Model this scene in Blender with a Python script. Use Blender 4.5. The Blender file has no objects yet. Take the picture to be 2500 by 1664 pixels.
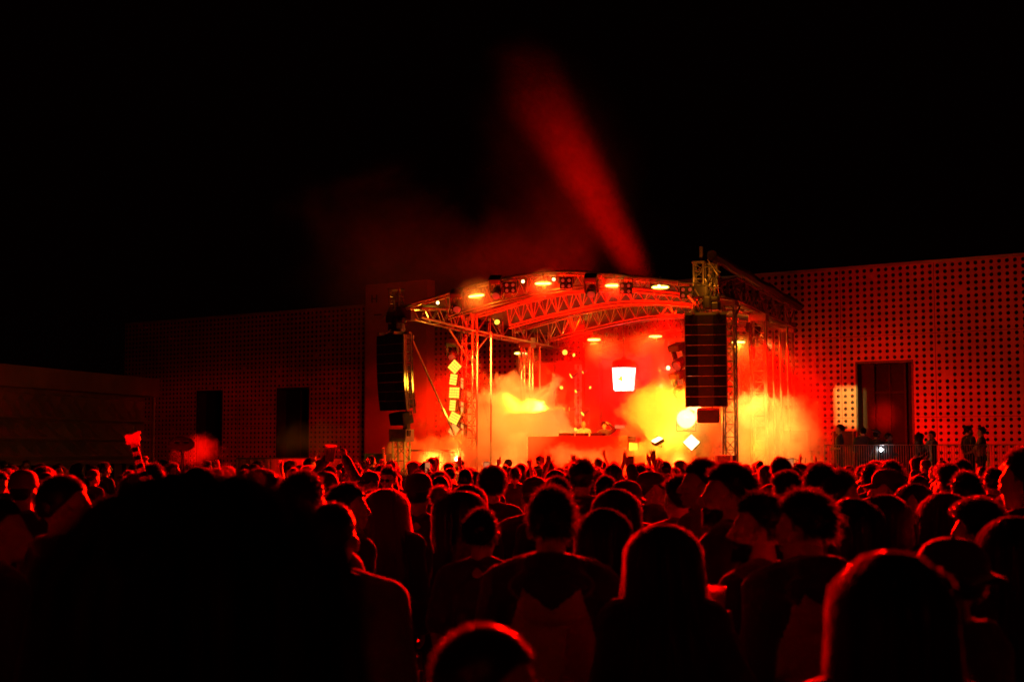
import bpy, bmesh, math, random
import numpy as np
from mathutils import Vector, Matrix, Euler, noise as mnoise

scene = bpy.context.scene
COL = scene.collection
R = math.radians
rnd = random.Random(7)

# ------------------------------------------------------------------ helpers
def prop(o, label=None, cat=None, group=None, kind=None):
    if label: o['label'] = label
    if cat: o['category'] = cat
    if group: o['group'] = group
    if kind: o['kind'] = kind
    return o

def thing(name, label, cat, loc=(0, 0, 0), rot=(0, 0, 0), group=None):
    o = bpy.data.objects.new(name, None)
    o.empty_display_size = 0.2
    COL.objects.link(o)
    o.location = loc
    o.rotation_euler = rot
    return prop(o, label, cat, group)

def copy_tree(o, parent=None):
    c = o.copy()
    COL.objects.link(c)
    if parent is not None:
        c.parent = parent
    for ch in o.children:
        copy_tree(ch, c)
    return c

class MB:
    """collects verts and faces, then links them as one mesh object"""
    def __init__(self):
        self.v = []; self.f = []; self.m = []; self.cur = 0
    def add(self, vs, fs):
        b = len(self.v)
        self.v += [tuple(p) for p in vs]
        self.f += [tuple(i + b for i in f) for f in fs]
        self.m += [self.cur] * len(fs)
        return self
    def box(self, c, s, rot=None):
        hx, hy, hz = s[0] / 2, s[1] / 2, s[2] / 2
        ps = [Vector((x, y, z)) for x in (-hx, hx) for y in (-hy, hy) for z in (-hz, hz)]
        if rot is not None: ps = [rot @ p for p in ps]
        c = Vector(c)
        return self.add([p + c for p in ps], [(0, 1, 3, 2), (4, 6, 7, 5), (0, 4, 5, 1), (2, 3, 7, 6), (0, 2, 6, 4), (1, 5, 7, 3)])
    def bbox(self, c, s, bev=0.02, rot=None):
        """box with chamfered edges (in all three axes)"""
        bm = bmesh.new()
        bmesh.ops.create_cube(bm, size=1.0)
        for v in bm.verts: v.co = Vector((v.co.x * s[0], v.co.y * s[1], v.co.z * s[2]))
        bmesh.ops.bevel(bm, geom=bm.edges[:], offset=bev, segments=2, affect='EDGES', profile=0.6)
        bm.verts.index_update()
        c = Vector(c)
        vs = [((rot @ v.co) if rot is not None else v.co) + c for v in bm.verts]
        fs = [tuple(v.index for v in f.verts) for f in bm.faces]
        bm.free()
        return self.add(vs, fs)
    def tube(self, pts, r, n=6, cap=True, radii=None):
        pts = [Vector(p) for p in pts]
        vs = []; fs = []
        k = len(pts)
        prev = None
        for i, p in enumerate(pts):
            d = (pts[min(i + 1, k - 1)] - pts[max(i - 1, 0)])
            if d.length < 1e-9: d = Vector((0, 0, 1))
            d.normalize()
            a = prev if prev is not None and abs(prev.dot(d)) < 0.95 else (Vector((0, 0, 1)) if abs(d.z) < 0.9 else Vector((1, 0, 0)))
            x = (a - d * a.dot(d)).normalized()
            prev = x
            y = d.cross(x)
            rr = radii[i] if radii else r
            for j in range(n):
                t = 2 * math.pi * j / n
                vs.append(p + (x * math.cos(t) + y * math.sin(t)) * rr)
        for i in range(k - 1):
            for j in range(n):
                j2 = (j + 1) % n
                fs.append((i * n + j, i * n + j2, (i + 1) * n + j2, (i + 1) * n + j))
        if cap:
            fs.append(tuple(range(n - 1, -1, -1)))
            fs.append(tuple((k - 1) * n + j for j in range(n)))
        return self.add(vs, fs)
    def ell(self, c, r, nu=14, nv=9, rot=None):
        vs = []; fs = []
        c = Vector(c)
        if not hasattr(r, '__len__'): r = (r, r, r)
        def P(th, ph):
            q = Vector((r[0] * math.sin(th) * math.cos(ph), r[1] * math.sin(th) * math.sin(ph), r[2] * math.cos(th)))
            return c + (rot @ q if rot is not None else q)
        vs.append(P(0, 0))
        for i in range(1, nv):
            for j in range(nu):
                vs.append(P(math.pi * i / nv, 2 * math.pi * j / nu))
        vs.append(P(math.pi, 0))
        for j in range(nu):
            fs.append((0, 1 + j, 1 + (j + 1) % nu))
        for i in range(nv - 2):
            for j in range(nu):
                a = 1 + i * nu + j; b = 1 + i * nu + (j + 1) % nu
                fs.append((a, a + nu, b + nu, b))
        e = len(vs) - 1
        for j in range(nu):
            fs.append((e, 1 + (nv - 2) * nu + (j + 1) % nu, 1 + (nv - 2) * nu + j))
        return self.add(vs, fs)
    def caps(self, p0, p1, r0, r1=None, n=12):
        """tapered limb with round ends"""
        if r1 is None: r1 = r0
        p0 = Vector(p0); p1 = Vector(p1)
        d = p1 - p0
        L = d.length
        if L < 1e-6: return self.ell(p0, r0)
        d.normalize()
        pts = []; rad = []
        for a in (88, 60, 30): pts.append(p0 - d * r0 * math.sin(R(a))); rad.append(r0 * math.cos(R(a)))
        pts += [p0, p1]; rad += [r0, r1]
        for a in (30, 60, 88): pts.append(p1 + d * r1 * math.sin(R(a))); rad.append(r1 * math.cos(R(a)))
        return self.tube(pts, 0, n=n, radii=rad)
    def prism(self, poly, h0, h1, frame=None):
        """poly: 2-D outline; extruded from h0 to h1 along the frame's third axis"""
        frame = frame or Matrix.Identity(4)
        n = len(poly)
        vs = [frame @ Vector((x, y, h0)) for x, y in poly] + [frame @ Vector((x, y, h1)) for x, y in poly]
        fs = [tuple(range(n - 1, -1, -1)), tuple(range(n, 2 * n))]
        for i in range(n):
            j = (i + 1) % n
            fs.append((i, j, n + j, n + i))
        return self.add(vs, fs)
    def data(self, name, mats, smooth=False):
        me = bpy.data.meshes.new(name)
        me.from_pydata(self.v, [], self.f)
        if not isinstance(mats, (list, tuple)): mats = [mats]
        for m in mats: me.materials.append(m)
        if len(mats) > 1: me.polygons.foreach_set('material_index', self.m)
        if smooth: me.polygons.foreach_set('use_smooth', [True] * len(me.polygons))
        me.update()
        return me
    def build(self, name, mats, parent=None, loc=None, smooth=False):
        """world-space verts; the object's origin goes to loc (or the parent's place)"""
        base = None
        if parent is not None:
            if not is_local(parent): base = parent_base(parent)
        elif loc is not None:
            base = Vector(loc)
        if base is not None and base.length > 0:
            self.v = [(p[0] - base.x, p[1] - base.y, p[2] - base.z) for p in self.v]
        o = bpy.data.objects.new(name, self.data(name, mats, smooth))
        COL.objects.link(o)
        if parent is not None: o.parent = parent
        elif loc is not None: o.location = loc
        return o

def parent_base(o):
    b = Vector((0, 0, 0))
    while o is not None:
        b += o.location
        o = o.parent
    return b

LOCAL = set()
def is_local(o):
    while o.parent is not None: o = o.parent
    return o.name in LOCAL

def local_thing(name, label, cat, group=None):
    """a thing built round its own origin, to be placed or copied afterwards"""
    o = thing(name, label, cat, group=group)
    LOCAL.add(o.name)
    return o

# ------------------------------------------------------------------ camera
CAM_H = 1.95
F = 3472.0
TILT = math.atan(263 / F)
def ray(px, py):
    a = (px - 1250) / F; b = (832 - py) / F
    return Vector((a, math.cos(TILT) - b * math.sin(TILT), math.sin(TILT) + b * math.cos(TILT)))
EYE = Vector((0, 0, CAM_H))
def at(px, py, Y):
    d = ray(px, py)
    return EYE + d * (Y / d.y)

cam = bpy.data.cameras.new('camera')
cam.lens = 50; cam.sensor_width = 36; cam.clip_start = 0.05; cam.clip_end = 900
cam.dof.use_dof = True
cam.dof.focus_distance = 24.0
cam.dof.aperture_fstop = 3.4
cam_o = bpy.data.objects.new('camera', cam)
COL.objects.link(cam_o)
cam_o.location = EYE
cam_o.rotation_euler = (math.pi / 2 + TILT, 0, 0)
scene.camera = cam_o

# stage frame: u runs along the stage front to the right, v away from the crowd
YAW = R(20.5)
U = Vector((math.cos(YAW), -math.sin(YAW), 0))
V = Vector((math.sin(YAW), math.cos(YAW), 0))
L0 = at(1145, 1095, 43.5); L0.z = 0
def SP(px, py, v):
    d = ray(px, py)
    s = (v - (EYE - L0).dot(V)) / d.dot(V)
    return EYE + d * s
def uz(p):
    return ((p - L0).dot(U), p.z)
def W(u, v, z):
    q = L0 + U * u + V * v
    q.z = z
    return q
def su(px, v):
    return uz(SP(px, 1095, v))[0]
ROT_STAGE = Matrix.Rotation(-YAW, 3, 'Z')

# ------------------------------------------------------------------ materials
def mat(name, col=(0.5, 0.5, 0.5), rough=0.6, metal=0.0, spec=0.5, bump=0.0, bscale=30.0, var=0.0, vscale=4.0, sheen=0.0):
    m = bpy.data.materials.new(name)
    m.use_nodes = True
    nt = m.node_tree
    b = nt.nodes['Principled BSDF']
    b.inputs['Roughness'].default_value = rough
    b.inputs['Metallic'].default_value = metal
    b.inputs['Specular IOR Level'].default_value = spec
    b.inputs['Base Color'].default_value = (*col, 1)
    if sheen: b.inputs['Sheen Weight'].default_value = sheen
    tc = nt.nodes.new('ShaderNodeTexCoord')
    if var:
        n = nt.nodes.new('ShaderNodeTexNoise'); n.inputs['Scale'].default_value = vscale; n.inputs['Detail'].default_value = 5
        nt.links.new(tc.outputs['Object'], n.inputs['Vector'])
        mr = nt.nodes.new('ShaderNodeMapRange')
        mr.inputs['From Min'].default_value = 0.3; mr.inputs['From Max'].default_value = 0.7
        mr.inputs['To Min'].default_value = 1 - var; mr.inputs['To Max'].default_value = 1 + var
        nt.links.new(n.outputs['Fac'], mr.inputs['Value'])
        mx = nt.nodes.new('ShaderNodeVectorMath'); mx.operation = 'SCALE'
        mx.inputs[0].default_value = col
        nt.links.new(mr.outputs['Result'], mx.inputs['Scale'])
        nt.links.new(mx.outputs['Vector'], b.inputs['Base Color'])
    if bump:
        n = nt.nodes.new('ShaderNodeTexNoise'); n.inputs['Scale'].default_value = bscale; n.inputs['Detail'].default_value = 4
        nt.links.new(tc.outputs['Object'], n.inputs['Vector'])
        bp = nt.nodes.new('ShaderNodeBump'); bp.inputs['Strength'].default_value = bump; bp.inputs['Distance'].default_value = 0.02
        nt.links.new(n.outputs['Fac'], bp.inputs['Height'])
        nt.links.new(bp.outputs['Normal'], b.inputs['Normal'])
    return m

def emit(name, col, s):
    m = bpy.data.materials.new(name)
    m.use_nodes = True
    b = m.node_tree.nodes['Principled BSDF']
    b.inputs['Base Color'].default_value = (0.02, 0.02, 0.02, 1)
    b.inputs['Emission Color'].default_value = (*col, 1)
    b.inputs['Emission Strength'].default_value = s
    m.cycles.emission_sampling = 'NONE' if s < 3 else 'AUTO'
    return m

M = dict(
    asphalt=mat('asphalt', (0.05, 0.05, 0.05), 0.85, bump=0.4, bscale=60, var=0.3, vscale=0.6),
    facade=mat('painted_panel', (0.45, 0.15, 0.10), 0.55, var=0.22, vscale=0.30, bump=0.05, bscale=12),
    dark=mat('dark_interior', (0.012, 0.012, 0.012), 0.8, var=0.2),
    concrete=mat('concrete', (0.30, 0.29, 0.28), 0.8, bump=0.3, bscale=20, var=0.2, vscale=0.8),
    alu=mat('truss_aluminium', (0.34, 0.32, 0.31), 0.36, metal=0.7, var=0.12, vscale=3),
    steel=mat('galvanised_steel', (0.26, 0.25, 0.25), 0.45, metal=0.7, var=0.2, vscale=5),
    black=mat('black_coat', (0.007, 0.007, 0.007), 0.55, var=0.25, vscale=8),
    blackm=mat('black_metal', (0.03, 0.03, 0.03), 0.42, metal=0.3, var=0.2, vscale=8),
    cloth=mat('roof_cloth', (0.014, 0.013, 0.014), 0.75, bump=0.15, bscale=3, var=0.2),
    grille=mat('speaker_grille', (0.005, 0.005, 0.005), 0.8, spec=.2, bump=0.5, bscale=140),
    set_red=mat('set_panel', (0.16, 0.03, 0.025), 0.6, var=0.25, vscale=1.2),
    set_dark=mat('set_column', (0.08, 0.02, 0.018), 0.6, var=0.25, vscale=1.2),
    booth=mat('booth_panel', (0.3, 0.03, 0.02), 0.5, var=0.12, vscale=1.0),
    banner=mat('banner_cloth', (0.5, 0.10, 0.08), 0.7, var=0.12, vscale=1.5),
    glass=mat('door_glass', (0.012, 0.01, 0.01), 0.5, spec=0.06),
    deck=mat('stage_deck', (0.03, 0.03, 0.03), 0.7, bump=0.2),
    white=mat('white_paint', (0.6, 0.6, 0.58), 0.5, var=0.1),
    letter=mat('dark_letter', (0.008, 0.008, 0.008), 0.6),
    case=mat('flight_case', (0.05, 0.045, 0.045), 0.5, var=0.2),
    lamp_hot=emit('lamp_hot', (1, 0.70, 0.24), 5),
    lamp_white=emit('lamp_white', (1, 0.92, 0.78), 3.2),
    lamp_amber=emit('lamp_amber', (1, 0.60, 0.05), 2.0),
    lamp_red=emit('lamp_red', (1, 0.10, 0.02), 2.0),
    lamp_dim=emit('lamp_dim', (1, 0.05, 0.02), 0.35),  # red glow put into the lenses of unlit lamps
    phone_white=emit('phone_flash', (0.85, 0.95, 1.0), 40),
    screen_dim=emit('screen_glow', (1.0, 0.30, 0.10), 0.55),
)

# ------------------------------------------------------------------ world and render settings
world = bpy.data.worlds.new('World')
scene.world = world
world.use_nodes = True
bg = world.node_tree.nodes['Background']
bg.inputs['Color'].default_value = (1.0, 0.10, 0.08, 1)
bg.inputs['Strength'].default_value = 0.0006
vs = scene.view_settings
scene.display_settings.display_device = 'sRGB'
vs.view_transform = 'Standard'; vs.look = 'None'; vs.exposure = 0; vs.gamma = 1
cy = scene.cycles
cy.max_bounces = 5; cy.diffuse_bounces = 2; cy.glossy_bounces = 2; cy.transmission_bounces = 4
cy.transparent_max_bounces = 8; cy.volume_bounces = 2
cy.volume_step_rate = 0.36; cy.volume_max_steps = 200
cy.sample_clamp_indirect = 4.0; cy.sample_clamp_direct = 0
cy.caustics_reflective = False; cy.caustics_refractive = False
cy.use_denoising = True
try:
    cy.denoiser = 'OPENIMAGEDENOISE'
    cy.denoising_input_passes = 'RGB_ALBEDO_NORMAL'
except Exception:
    pass
cy.use_adaptive_sampling = False
cy.use_light_tree = True
# ------------------------------------------------------------------ ground
g = MB(); g.add([(-160, -60, 0), (160, -60, 0), (160, 260, 0), (-160, 260, 0)], [(0, 1, 2, 3)])
prop(g.build('ground', M['asphalt'], loc=(0, 0, 0)), 'dark asphalt square under the crowd and the stage', 'ground', kind='structure')

# ------------------------------------------------------------------ perforated hall behind the stage
FA = at(385, 1095, 73.4); FA.z = 0
FB = at(2500, 1095, 48.0); FB.z = 0
FD = (FB - FA).normalized()
FN = Vector((FD.y, -FD.x, 0))
if FN.y > 0: FN = -FN
FH = 1.95 + (1095 - 621) * 48.0 / F
def FP(s, z, n=0.0):
    q = FA + FD * s + FN * n
    q.z = z
    return q
def fs_(px):
    """distance along the hall front under a photo column"""
    d = ray(px, 1095)
    t = (FA - EYE).dot(FN) / d.dot(FN)
    return (EYE + d * t - FA).dot(FD)
def fz_(px, py):
    d = ray(px, py)
    t = (FA - EYE).dot(FN) / d.dot(FN)
    return (EYE + d * t).z

PS, PZ = 0.268, 0.226
S0 = fs_(300)
NS = int((fs_(2500) + 9 - S0) / PS)
NZ = int(FH / PZ)
Z0 = FH - NZ * PZ - 0.02
hall = thing('perforated_hall', 'long flat pale hall wall pierced all over with rows of round holes, behind the stage', 'building', FP(S0 + NS * PS / 2, 0))
doors = [(476, 544, 954), (679, 758, 944), (2100, 2235, 886)]
dcells = []
for x0, x1, yt in doors:
    i0 = round((fs_(x0) - S0) / PS); i1 = round((fs_(x1) - S0) / PS)
    k1 = round((fz_((x0 + x1) / 2, yt) - Z0) / PZ)
    dcells.append((i0, i1, k1))
wall = MB()
def indoor(i, k): return any(a <= i < b and k < c for a, b, c in dcells)
hr = random.Random(3)
for i in range(NS):
    for k in range(NZ):
        if indoor(i, k): continue
        s = S0 + i * PS; z = Z0 + k * PZ
        solid = hr.random() < 0.012
        c = [(s, z), (s + PS / 2, z), (s + PS, z), (s + PS, z + PZ / 2), (s + PS, z + PZ), (s + PS / 2, z + PZ), (s, z + PZ), (s, z + PZ / 2)]
        if solid:
            wall.cur = 0
            wall.add([FP(*c[j]) for j in (0, 2, 4, 6)], [(0, 1, 2, 3)])
            continue
        cx, cz = s + PS / 2, z + PZ / 2
        r = 0.072 - 0.012 * (1 - k / NZ)
        ring = [(cx + r * math.cos(R(225 + 45 * j)), cz + r * math.sin(R(225 + 45 * j))) for j in range(8)]
        wall.cur = 0
        wall.add([FP(*q) for q in c] + [FP(*q) for q in ring], [(j, (j + 1) % 8, 8 + (j + 1) % 8, 8 + j) for j in range(8)])
        wall.cur = 1
        wall.add([FP(*q) for q in ring] + [FP(q[0], q[1], -0.09) for q in ring], [(j, (j + 1) % 8, 8 + (j + 1) % 8, 8 + j) for j in range(8)])
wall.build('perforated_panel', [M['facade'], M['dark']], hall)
jt = MB()
def jbox(sa, sb, za, zb):
    q = [FP(sa, za, .003), FP(sb, za, .003), FP(sb, zb, .003), FP(sa, zb, .003), FP(sa, za, -.02), FP(sb, za, -.02), FP(sb, zb, -.02), FP(sa, zb, -.02)]
    jt.add(q, [(0, 1, 2, 3), (3, 2, 6, 7), (0, 4, 5, 1), (0, 3, 7, 4), (1, 5, 6, 2)])
for i in range(6, NS, 13):
    tops = [c for a, b, c in dcells if a < i < b]
    jbox(S0 + i * PS - .007, S0 + i * PS + .007, Z0 + (max(tops) * PZ if tops else 0), FH - .02)
segs = [0] + sorted(x for a, b, c in dcells for x in (a, b)) + [NS]
for k in (13, 26):
    for n_ in range(0, len(segs), 2) if k < 16 else [None]:
        a, b = (segs[n_], segs[n_ + 1]) if n_ is not None else (0, NS)
        jbox(S0 + a * PS, S0 + b * PS, Z0 + k * PZ - .006, Z0 + k * PZ + .006)
jt.build('panel_joint', M['dark'], hall)
core = MB()
edges = sorted({0, NS} | {a for a, b, c in dcells} | {b for a, b, c in dcells})
for a, b in zip(edges[:-1], edges[1:]):
    kk = next((c for x, y, c in dcells if x <= a and b <= y), 0)
    zb = Z0 + kk * PZ if kk else 0.0
    s0, s1 = S0 + a * PS, S0 + b * PS
    q = [FP(s0, zb, -0.1), FP(s1, zb, -0.1), FP(s1, FH, -0.1), FP(s0, FH, -0.1)]
    q2 = [FP(s0, zb, -7), FP(s1, zb, -7), FP(s1, FH, -7), FP(s0, FH, -7)]
    core.add(q + q2, [(0, 1, 2, 3), (4, 7, 6, 5), (3, 2, 6, 7), (0, 4, 5, 1), (0, 3, 7, 4), (1, 5, 6, 2)])
core.build('inner_wall', M['dark'], hall)
cop = MB()
cop.add([FP(S0, FH - .015, .05), FP(S0 + NS * PS, FH - .015, .05), FP(S0 + NS * PS, FH + .07, .05), FP(S0, FH + .07, .05),
         FP(S0, FH - .015, -.3), FP(S0 + NS * PS, FH - .015, -.3), FP(S0 + NS * PS, FH + .07, -.3), FP(S0, FH + .07, -.3)],
        [(0, 1, 2, 3), (4, 7, 6, 5), (3, 2, 6, 7), (0, 4, 5, 1), (0, 3, 7, 4), (1, 5, 6, 2)])
cop.build('coping', M['concrete'], hall)
for n, (a, b, c) in enumerate(dcells):
    s0, s1, zt = S0 + a * PS, S0 + b * PS, Z0 + c * PZ
    d = MB()
    def fbox(mb, sa, sb, za, zb, na, nb):
        q = [FP(sa, za, nb), FP(sb, za, nb), FP(sb, zb, nb), FP(sa, zb, nb), FP(sa, za, na), FP(sb, za, na), FP(sb, zb, na), FP(sa, zb, na)]
        mb.add(q, [(0, 1, 2, 3), (4, 7, 6, 5), (3, 2, 6, 7), (0, 4, 5, 1), (0, 3, 7, 4), (1, 5, 6, 2)])
    fbox(d, s0, s0 + .07, 0, zt, -.6, .02); fbox(d, s1 - .07, s1, 0, zt, -.6, .02); fbox(d, s0 + .07, s1 - .07, zt - .08, zt, -.6, .02)
    fr = d.build('door_frame', M['blackm'], hall)
    p = MB(); fbox(p, s0 + .07, s1 - .07, 0, zt - .08, -.62, -.56)
    dr = p.build('door', M['glass'], hall)
    h = MB()
    mid = (s0 + s1) / 2
    fbox(h, mid - .03, mid + .03, 0, zt - .08, -.555, -.50)
    if n == 2:
        fbox(h, s0 + .07, s0 + .55, 0, zt - .08, -.555, -.40)
        fbox(h, s1 - .5, s1 - .42, 0, zt - .08, -.555, -.40)
        fbox(h, s0 + .55, s1 - .5, zt - 1.15, zt - 1.08, -.555, -.45)
    h.build('mullion', M['dark'], dr)

# sign slab left of the stage
sg = thing('sign_slab', 'tall plain wall slab with a dark letter H, rising above the hall roof left of the stage', 'sign', FP(fs_(975), 0, .5))
sm = MB()
sa, sb = fs_(912), fs_(1062)
sh = FH + (1095 - 698) * 63 / F - (1095 - 746) * 63 / F
fbox(sm, sa, sb, 0, sh, .06, .62)
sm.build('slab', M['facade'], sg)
lt = MB()
z1, z0 = fz_(934, 720) - .05, fz_(934, 739) - .05
a0, a1 = fs_(927) , fs_(941)
fbox(lt, a0, a0 + .07, z0, z1, .622, .66); fbox(lt, a1 - .07, a1, z0, z1, .622, .66)
fbox(lt, a0 + .07, a1 - .07, (z0 + z1) / 2 - .03, (z0 + z1) / 2 + .03, .622, .66)
lt.build('letter', M['letter'], sg)
lt = MB()
zz = fz_(942, 771)
fbox(lt, fs_(934), fs_(952), zz - .03, zz + .04, .622, .66)
lt.build('dash_mark', M['letter'], sg)

# ------------------------------------------------------------------ low building at the left with the faceted relief
LA = at(-60, 1095, 57.5); LA.z = 0
LB = at(372, 1095, 71.5); LB.z = 0
LD = (LB - LA).normalized()
LN = Vector((LD.y, -LD.x, 0))
LLEN = (LB - LA).length
LH = 5.45
def LP(s, z, n=0.0):
    q = LA + LD * s + LN * n
    q.z = z
    return q
def lbox(mb, sa, sb, za, zb, na, nb):
    q = [LP(sa, za, nb), LP(sb, za, nb), LP(sb, zb, nb), LP(sa, zb, nb), LP(sa, za, na), LP(sb, za, na), LP(sb, zb, na), LP(sa, zb, na)]
    mb.add(q, [(0, 1, 2, 3), (4, 7, 6, 5), (3, 2, 6, 7), (0, 4, 5, 1), (0, 3, 7, 4), (1, 5, 6, 2)])
lb = thing('relief_building', 'low dark concrete building with three rows of faceted triangular relief under a plain parapet', 'building', LP(LLEN / 2, 0))
m = MB(); lbox(m, 0, LLEN, 0, LH - .9, -6, -.5); m.build('wall', M['concrete'], lb)
m = MB(); lbox(m, 0, LLEN, LH - .9, LH, -6, .35); m.build('parapet', M['concrete'], lb)
rows = [(3.35, 4.45), (2.45, 3.25), (1.65, 2.38)]
for z0, z1 in rows:
    m = MB()
    lbox(m, 0, LLEN, z0 - .09, z0, -.5, .12)
    s = 0.1; k = 0
    while s < LLEN - 1.0:
        w = 1.02
        h = z1 - z0 - .08
        a = [LP(s, z0, -.5), LP(s + w, z0, -.5), LP(s, z0 + h, -.5), LP(s + .12, z0, .10 if k % 3 else -.1), LP(s + w * .75, z0 + .02, .04)]
        m.add(a, [(0, 3, 2), (3, 4, 2), (4, 1, 2), (0, 1, 4, 3)])
        b = [LP(s + w, z0 + h, -.5), LP(s + w * .4, z0 + h, -.5), LP(s + w, z0 + h * .4, -.5), LP(s + w * .9, z0 + h * .9, -.15)]
        m.add(b, [(0, 1, 3), (1, 2, 3), (2, 0, 3)])
        s += w + .06; k += 1
    m.build('relief_row', M['concrete'], lb)
m = MB(); lbox(m, 0, LLEN, 1.25, 1.42, -.5, .25); m.build('ledge', M['concrete'], lb)
m = MB()
s = .3
while s < LLEN: lbox(m, s, s + .06, 0, 1.25, -.5, -.3); s += 1.1
m.build('base_panel', M['blackm'], lb)
po = thing('metal_post', 'slim pale metal post standing where the low building meets the hall', 'post', (0, 0, 0))
b = at(374, 1095, 68); b.z = 0; po.location = b
m = MB(); m.tube([b, b + Vector((0, 0, 4.3))], .09, 10); m.tube([b, b + Vector((0, 0, .05))], .2, 10)
m.build('pole', M['steel'], po, smooth=False)
m = MB(); m.tube([b + Vector((0, 0, 4.3)), b + Vector((0, 0, 4.42))], .12, 10); m.build('cap', M['steel'], po)

# ------------------------------------------------------------------ banners along the left of the square
def plane_pt(px, z, Y):
    q = at(px, 1095, Y); q.z = z
    return q
for x0, x1, lab in ((576, 660, 'short red lit banner panel on a frame, left of the long banner'), (662, 842, 'long red lit banner panel on a frame behind the raised cup')):
    Y0 = 50 - (x0 - 576) * .004; Y1 = 50 - (x1 - 576) * .004
    a = plane_pt(x0, 0, Y0); b = plane_pt(x1, 0, Y1)
    t = thing('banner_panel', lab, 'banner', (a + b) / 2, group='banners left of the stage')
    d = (b - a).normalized(); n = Vector((d.y, -d.x, 0))
    zt = 1.95 - 23 * Y0 / F
    m = MB()
    vs_ = []
    fs__ = []
    N = 14
    for i in range(N + 1):
        for k in range(5):
            p = a.lerp(b, i / N) + n * (.02 * math.sin(i * 1.9 + k * .8))
            p.z = .12 + (zt - .14) * k / 4
            vs_.append(p)
    for i in range(N):
        for k in range(4):
            fs__.append((i * 5 + k, (i + 1) * 5 + k, (i + 1) * 5 + k + 1, i * 5 + k + 1))
    m.add(vs_, fs__)
    m.build('cloth', M['banner'], t)
    m = MB()
    a2 = a - n * .05; b2 = b - n * .05
    up = Vector((0, 0, 1))
    m.tube([a2, a2 + up * zt], .025); m.tube([b2, b2 + up * zt], .025)
    m.tube([a2 + up * zt, b2 + up * zt], .025); m.tube([a2 + up * .15, b2 + up * .15], .02)
    for e in (a2, b2): m.box(e + Vector((0, 0, .02)), (.3, .5, .04))
    m.build('frame', M['steel'], t)

# ------------------------------------------------------------------ raised terrace at the right, with barriers
TZ = 0.76
ta, tb = at(1900, 1095, 42.6), at(2680, 1095, 36.6)
m = MB()
q0, q1 = Vector((ta.x, ta.y, 0)), Vector((tb.x, tb.y, 0))
tn = Vector((-(q1 - q0).normalized().y, (q1 - q0).normalized().x, 0))
q2, q3 = q1 + tn * 14, q0 + tn * 9
tz = Vector((0, 0, TZ))
m.add([q0, q1, q2, q3, q0 + tz, q1 + tz, q2 + tz, q3 + tz], [(4, 5, 6, 7), (0, 1, 5, 4), (1, 2, 6, 5), (2, 3, 7, 6), (3, 0, 4, 7)])
prop(m.build('terrace', M['concrete'], loc=(q0 + q1) / 2), 'raised concrete terrace along the hall', 'terrace', kind='structure')

def barrier(a, b, h, lab, group, nb, mt):
    t = thing('crowd_barrier', lab, 'barrier', (a + b) / 2, group=group)
    up = Vector((0, 0, 1))
    d = (b - a).normalized(); n = Vector((d.y, -d.x, 0))
    m = MB()
    m.tube([a + up * .12, a + up * h, b + up * h, b + up * .12], .021, 6)
    m.tube([a + up * .16, b + up * .16], .018, 6)
    m.build('rail', mt, t)
    m = MB()
    for i in range(1, nb):
        p = a.lerp(b, i / nb)
        m.tube([p + up * .16, p + up * h], .009, 5)
    m.build('bar_infill', mt, t)
    for e in (a.lerp(b, .08), a.lerp(b, .92)):
        m = MB()
        m.tube([e + n * .28 + up * .01, e + n * .22 + up * .05, e + up * .16, e - n * .22 + up * .05, e - n * .28 + up * .01], .018, 6)
        m.build('foot', mt, t)
    return t
rail_a, rail_b = at(2012, 1095, 41.2), at(2560, 1095, 37.4)
for i in range(4):
    a = rail_a.lerp(rail_b, i / 4 + .003); b = rail_a.lerp(rail_b, (i + 1) / 4 - .003)
    a.z = b.z = TZ
    barrier(a, b, 1.30, ('leftmost grey barred crowd barrier, below the lit wall patch', 'barred crowd barrier before the tall dark doorway', 'barred crowd barrier right of the doorway, before the pair at the rail',
             'rightmost barred crowd barrier, cut by the picture edge')[i], 'crowd barriers on the terrace', 22, M['steel'])
# ------------------------------------------------------------------ stage roof
VF = -4.2
Zup = Vector((0, 0, 1))
def poly(pts, v):
    return [uz(SP(x, y, v)) for x, y in pts]
up_px = [(981, 749), (1010, 740), (1039, 732), (1092, 717), (1130, 704.5), (1166, 694), (1204, 685), (1241, 677.5), (1290, 670), (1335, 665.5), (1387, 663), (1420, 664), (1455, 667), (1505, 671), (1557, 677), (1600, 681), (1643, 686), (1680, 692), (1712, 697)]
lo_px = [(1075, 773), (1105, 763), (1135, 755), (1173, 744), (1207, 735), (1241, 727), (1290, 716), (1335, 706.5), (1380, 699), (1420, 696), (1455, 695), (1500, 696), (1540, 698), (1600, 704), (1663, 710)]
UPA = poly(up_px, VF)
LOA = poly(lo_px, VF)
def interp(tab, u):
    if u <= tab[0][0]: return tab[0][1]
    for (a, za), (b, zb) in zip(tab[:-1], tab[1:]):
        if u <= b: return za + (zb - za) * (u - a) / (b - a)
    return tab[-1][1]
UR = su(1783, 0)
UL0, UR0 = UPA[0][0], UPA[-1][0]
print('stage', UR, UL0, UR0, [round(z, 2) for u, z in UPA][::4], [round(z, 2) for u, z in LOA][::4])

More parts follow.
